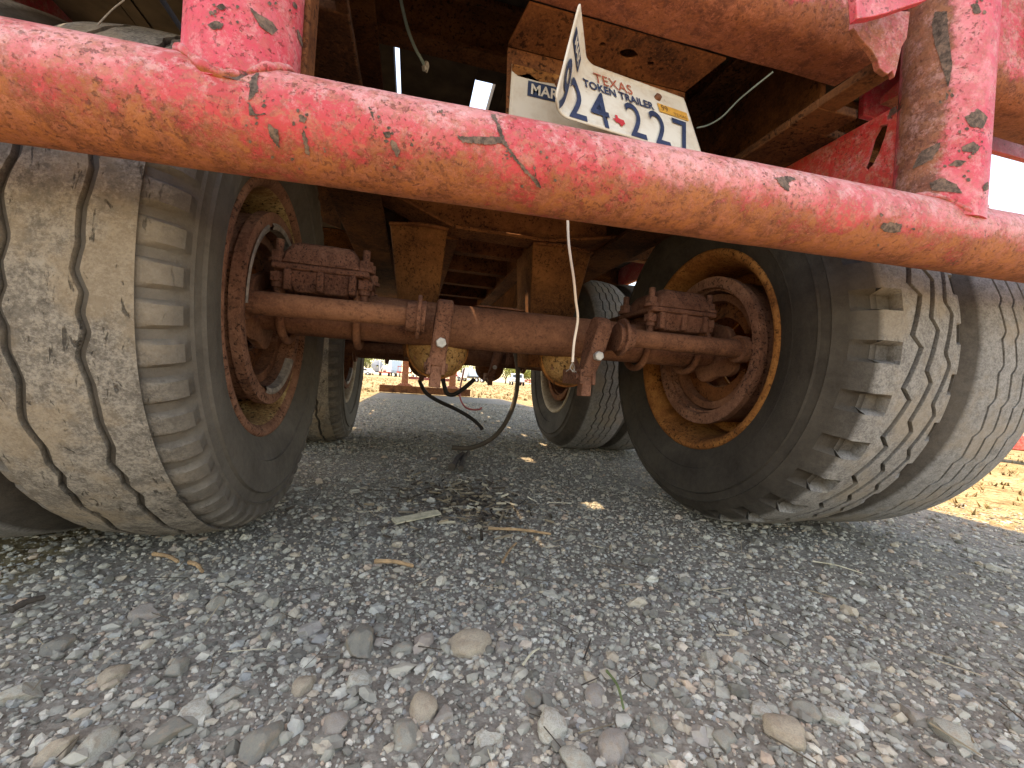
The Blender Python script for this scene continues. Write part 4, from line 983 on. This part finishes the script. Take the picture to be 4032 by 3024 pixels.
# box truck, tank, machinery on the left
bx = empty('box_truck'); tag(bx, 'pale blue box truck standing before the trees', 'truck')
MB().box(-1.25, 1.25, -3.5, 3.5, 1.0, 4.0).build('cargo_box', M_lblue, bx, .04)
for k in range(3): MB().box(-1.1, 1.1, -3.55, -3.5, .95+.22*k, 1.07+.22*k).build('rear_bar', M_lgrey, bx)
MB().box(-1.15, 1.15, 3.6, 5.4, .8, 3.0).build('cab', M_white, bx, .12)
for s in (-1, 1):
    for y in (-2.3, 4.5): fwheel(bx, s*1.05, y, .5, .3)
place(bx, 1553, 112, .12)
tk = empty('tank_trailer'); tag(tk, 'grey round tank trailer next to the box truck', 'tank')
t_ = MB().lathe([(-.2, .3), (0, 1.2), (.1, 1.45), (.2, 1.5), (6, 1.5), (6.2, 1.3), (6.3, .3)], (0, 0, 0), 36, 1); t_.v = [(p[1], p[0], p[2]+2.5) for p in t_.v]; t_.build('tank', M_lgrey, tk)
MB().box(-.5, .5, -.3, 6.4, .8, 1.05).build('chassis', M_dark, tk)
for s in (-1, 1):
    for y in (.6, 1.8): fwheel(tk, s*1.0, y, .5, .35)
place(tk, 1484, 116)
mc = empty('oilfield_machine'); tag(mc, 'white wheeled machine with red deck between tank and box truck', 'machine')
MB().box(-1.4, 1.4, -1.2, 2.5, .75, 1.05).build('deck', M_mred, mc, .03)
MB().lathe([(-.5, .2), (-.45, .75), (.45, .75), (.5, .2)], (0, 0, 1.8), 28, 1).build('drum', M_white, mc)
for s in (-1, 1):
    MB().cyl((s*1.25, -1.0, 1.05), (s*1.25, -1.0, 3.6), .07, n=10).build('mast', M_white, mc)
    MB().cyl((s*1.2, -1.0, 1.1), (s*.2, -1.0, 3.0), .06, n=10).build('brace', M_white, mc)
    for y in (-.5, 1.6): fwheel(mc, s*1.15, y, .48, .32)
MB().cyl((-1.3, -1.0, 3.6), (1.3, -1.0, 3.6), .07, n=10).build('crossbar', M_white, mc)
place(mc, 1514, 108)
for i, (px, ds, rz, lab) in enumerate([(1592, 92, .2, 'red farm implement standing behind the trailer legs'), (1770, 84, -.3, 'red folded farm implement beside the white flatbed truck')]):
    im = empty('farm_implement'); tag(im, lab, 'implement')
    MB().box(-1.6, 1.6, -.2, .2, .9, 1.2).build('main_beam', M_mred, im, .03)
    for k in range(5):
        x = -1.4+.7*k
        MB().tube([(x, 0, 1.1), (x, -.5, .95), (x, -.6, .5), (x, -.35, .06)], .06, 8, 5).build('tine', M_mred, im)
        MB().hull8([(x-.04, -.1, 1.2), (x+.04, -.1, 1.2), (x+.04, .1, 1.2), (x-.04, .1, 1.2)], [(x-.04, -.1, 2.4+.3*(k % 2)), (x+.04, -.1, 2.4+.3*(k % 2)), (x+.04, .1, 2.4+.3*(k % 2)), (x-.04, .1, 2.4+.3*(k % 2))]).build('upright', M_mred, im)
    MB().box(-1.5, 1.5, -.08, .08, 2.2, 2.34).build('top_bar', M_mred, im)
    for s in (-1, 1): fwheel(im, s*1.9, .3, .42, .28)
    place(im, px, ds, rz)
ft = empty('flatbed_truck'); tag(ft, 'white cab truck with blue panel behind the red implement', 'truck')
MB().prism([(-1.0, .7), (-1.0, 2.7), (.2, 2.75), (.9, 1.7), (1.9, 1.55), (2.0, .7)], 'x', -1.1, 1.1).build('cab', M_white, ft, .08)
MB().prism([(.3, 1.75), (.28, 2.5), (.34, 2.5), (.86, 1.75)], 'x', -1.11, 1.11).build('window', M_glass, ft)
MB().box(-1.2, 1.2, -6, -1.1, .9, 1.15).build('flatbed', M_dark, ft, .03); MB().box(-.9, .6, -4, -1.4, 1.15, 2.3).build('load_panel', M_lblue, ft, .05)
for s in (-1, 1):
    for y in (-4.8, -3.5, 1.2): fwheel(ft, s*1.0, y, .5, .3)
place(ft, 1836, 88, .9)
lw = empty('low_trailer'); tag(lw, 'low dark red trailer far off beside the pickup', 'trailer')
MB().box(-2.6, 2.6, -1, 1, .55, .75).build('bed', M_mred, lw, .03)
for k in range(5): MB().box(-2.6+1.25*k, -2.5+1.25*k, -1.02, -.94, .2, 1.15).build('stake', M_mred, lw)
MB().box(-2.6, 2.6, -1.03, -.96, .85, 1.05).build('side_board', M_mred, lw)
for s in (-1, 1):
    for y in (-.5, .5): fwheel(lw, s*2.0, y, .34, .25)
place(lw, 2086, 70)
cr = empty('parked_car'); tag(cr, 'small white parked car half hidden under the green trees', 'car')
MB().prism([(-2.1, .4), (-2.15, .9), (-1.5, 1.0), (-.9, 1.42), (.5, 1.45), (1.1, 1.0), (2.0, .88), (2.1, .4)], 'x', -.85, .85).build('body', M_white, cr, .08)
MB().prism([(-1.35, 1.0), (-.86, 1.36), (.44, 1.38), (.95, 1.0)], 'x', -.86, .86).build('window', M_glass, cr)
for s in (-1, 1):
    for y in (-1.3, 1.3): fwheel(cr, s*.78, y, .33, .22)
place(cr, 1428, 95, 1.3)
# steel beam of another parked trailer at the right
o_ = empty('parked_lowboy', (0, 0, 0)); tag(o_, 'rusty red trailer frame standing beyond the ribbed tyre', 'trailer')
g = on(4032, 1790, 'x', 4.2)
MB().box(4.15, 4.35, -3.5, 2.6, .10, .22).build('lower_beam', M_bumper, o_, .01)
MB().box(4.20, 4.40, -3.5, 2.6, .28, .40).build('upper_beam', M_bumper, o_, .01)
for y in (-2.6, -.6, 1.9): MB().box(4.22, 4.33, y, y+.08, .0, .28).build('stand', M_rust, o_, .01)

# trees beyond the yard
def m_leaf(name, a, c):
    n = NT(name); oi = n.attr('tone'); n.b.inputs['Transmission Weight'].default_value = 0
    return n.done(n.ramp(oi, [(0, a), (1, c)]), .7, None, .2)
LEAF = [m_leaf('leaf_olive', (.05, .07, .018), (.16, .19, .05)), m_leaf('leaf_green', (.035, .065, .02), (.10, .16, .045)), m_leaf('leaf_yellow', (.10, .12, .03), (.24, .25, .06))]
M_bark = m_plain('bark', (.10, .075, .055), .9, .3, 6)
def tree(x, dist, h, wd, leaf, label, seed, bare=False):
    r = np.random.default_rng(seed); t = empty('tree'); tag(t, label, 'tree', 'trees along the far edge of the yard')
    tb = MB().tube([(0, 0, -.1), (.1, .05, h*.25), (-.1, .1, h*.5), (.05, 0, h*.8)], lambda u: .22*(1-.8*u), 9, 4)
    cl = []
    for k in range(9):
        a = r.uniform(0, 2*PI); rr = wd*.5*r.uniform(.4, .95); z = h*r.uniform(.32, .92); e = (rr*math.cos(a), rr*math.sin(a), z); cl.append(e)
        tb.tube([(0, 0, h*r.uniform(.12, .5)), (e[0]*.5, e[1]*.5, z*.75), e], lambda u: .09*(1-.8*u), 6, 4)
    tb.build('trunk', M_bark, t)
    m = 350 if bare else 3200
    C = np.array(cl)[r.integers(0, len(cl), m)]; P = C+r.normal(0, 1, (m, 3))*np.array([wd*.15, wd*.15, h*.10])
    P[:, 2] = np.maximum(P[:, 2], .35)
    s = r.uniform(.10, .24, m); d1 = r.normal(size=(m, 3)); d1 /= np.linalg.norm(d1, axis=1)[:, None]; d2 = np.cross(d1, r.normal(size=(m, 3))); d2 /= np.linalg.norm(d2, axis=1)[:, None]
    q = np.stack([P-d1*s[:, None], P+d2*s[:, None]*.5, P+d1*s[:, None], P-d2*s[:, None]*.5], 1).reshape(-1, 3)
    i4 = np.arange(m)*4; Ff = np.concatenate([np.stack([i4, i4+1, i4+2], 1), np.stack([i4, i4+2, i4+3], 1)])
    o = stuff_mesh('crown', [(q, Ff, np.repeat(r.uniform(0, 1, m), 4))], leaf); o.parent = t
    return place(t, x, dist)
tree(1395, 130, 7, 8, LEAF[0], 'loose olive tree with bare limbs left of the tank', 1)
tree(1440, 122, 6, 7, LEAF[2], 'yellow green tree rising over the small white car', 2)
tree(1500, 150, 8, 10, LEAF[1], 'broad green tree behind the grey tank', 3)
tree(1640, 150, 8, 12, LEAF[1], 'wide green tree hidden behind the trailer legs', 4)
tree(1760, 140, 7, 10, LEAF[0], 'olive tree behind the folded red implement', 5)
tree(1862, 120, 6, 8, LEAF[2], 'yellow green tree behind the white cab truck', 6)
tree(1990, 110, 6, 9, LEAF[0], 'olive tree standing directly behind the pickup roof', 7)
tree(2045, 96, 5, 7, LEAF[2], 'bright yellow green tree just past the pickup', 8)
tree(2110, 104, 6.5, 9, LEAF[1], 'dense green tree behind the low red trailer', 9)
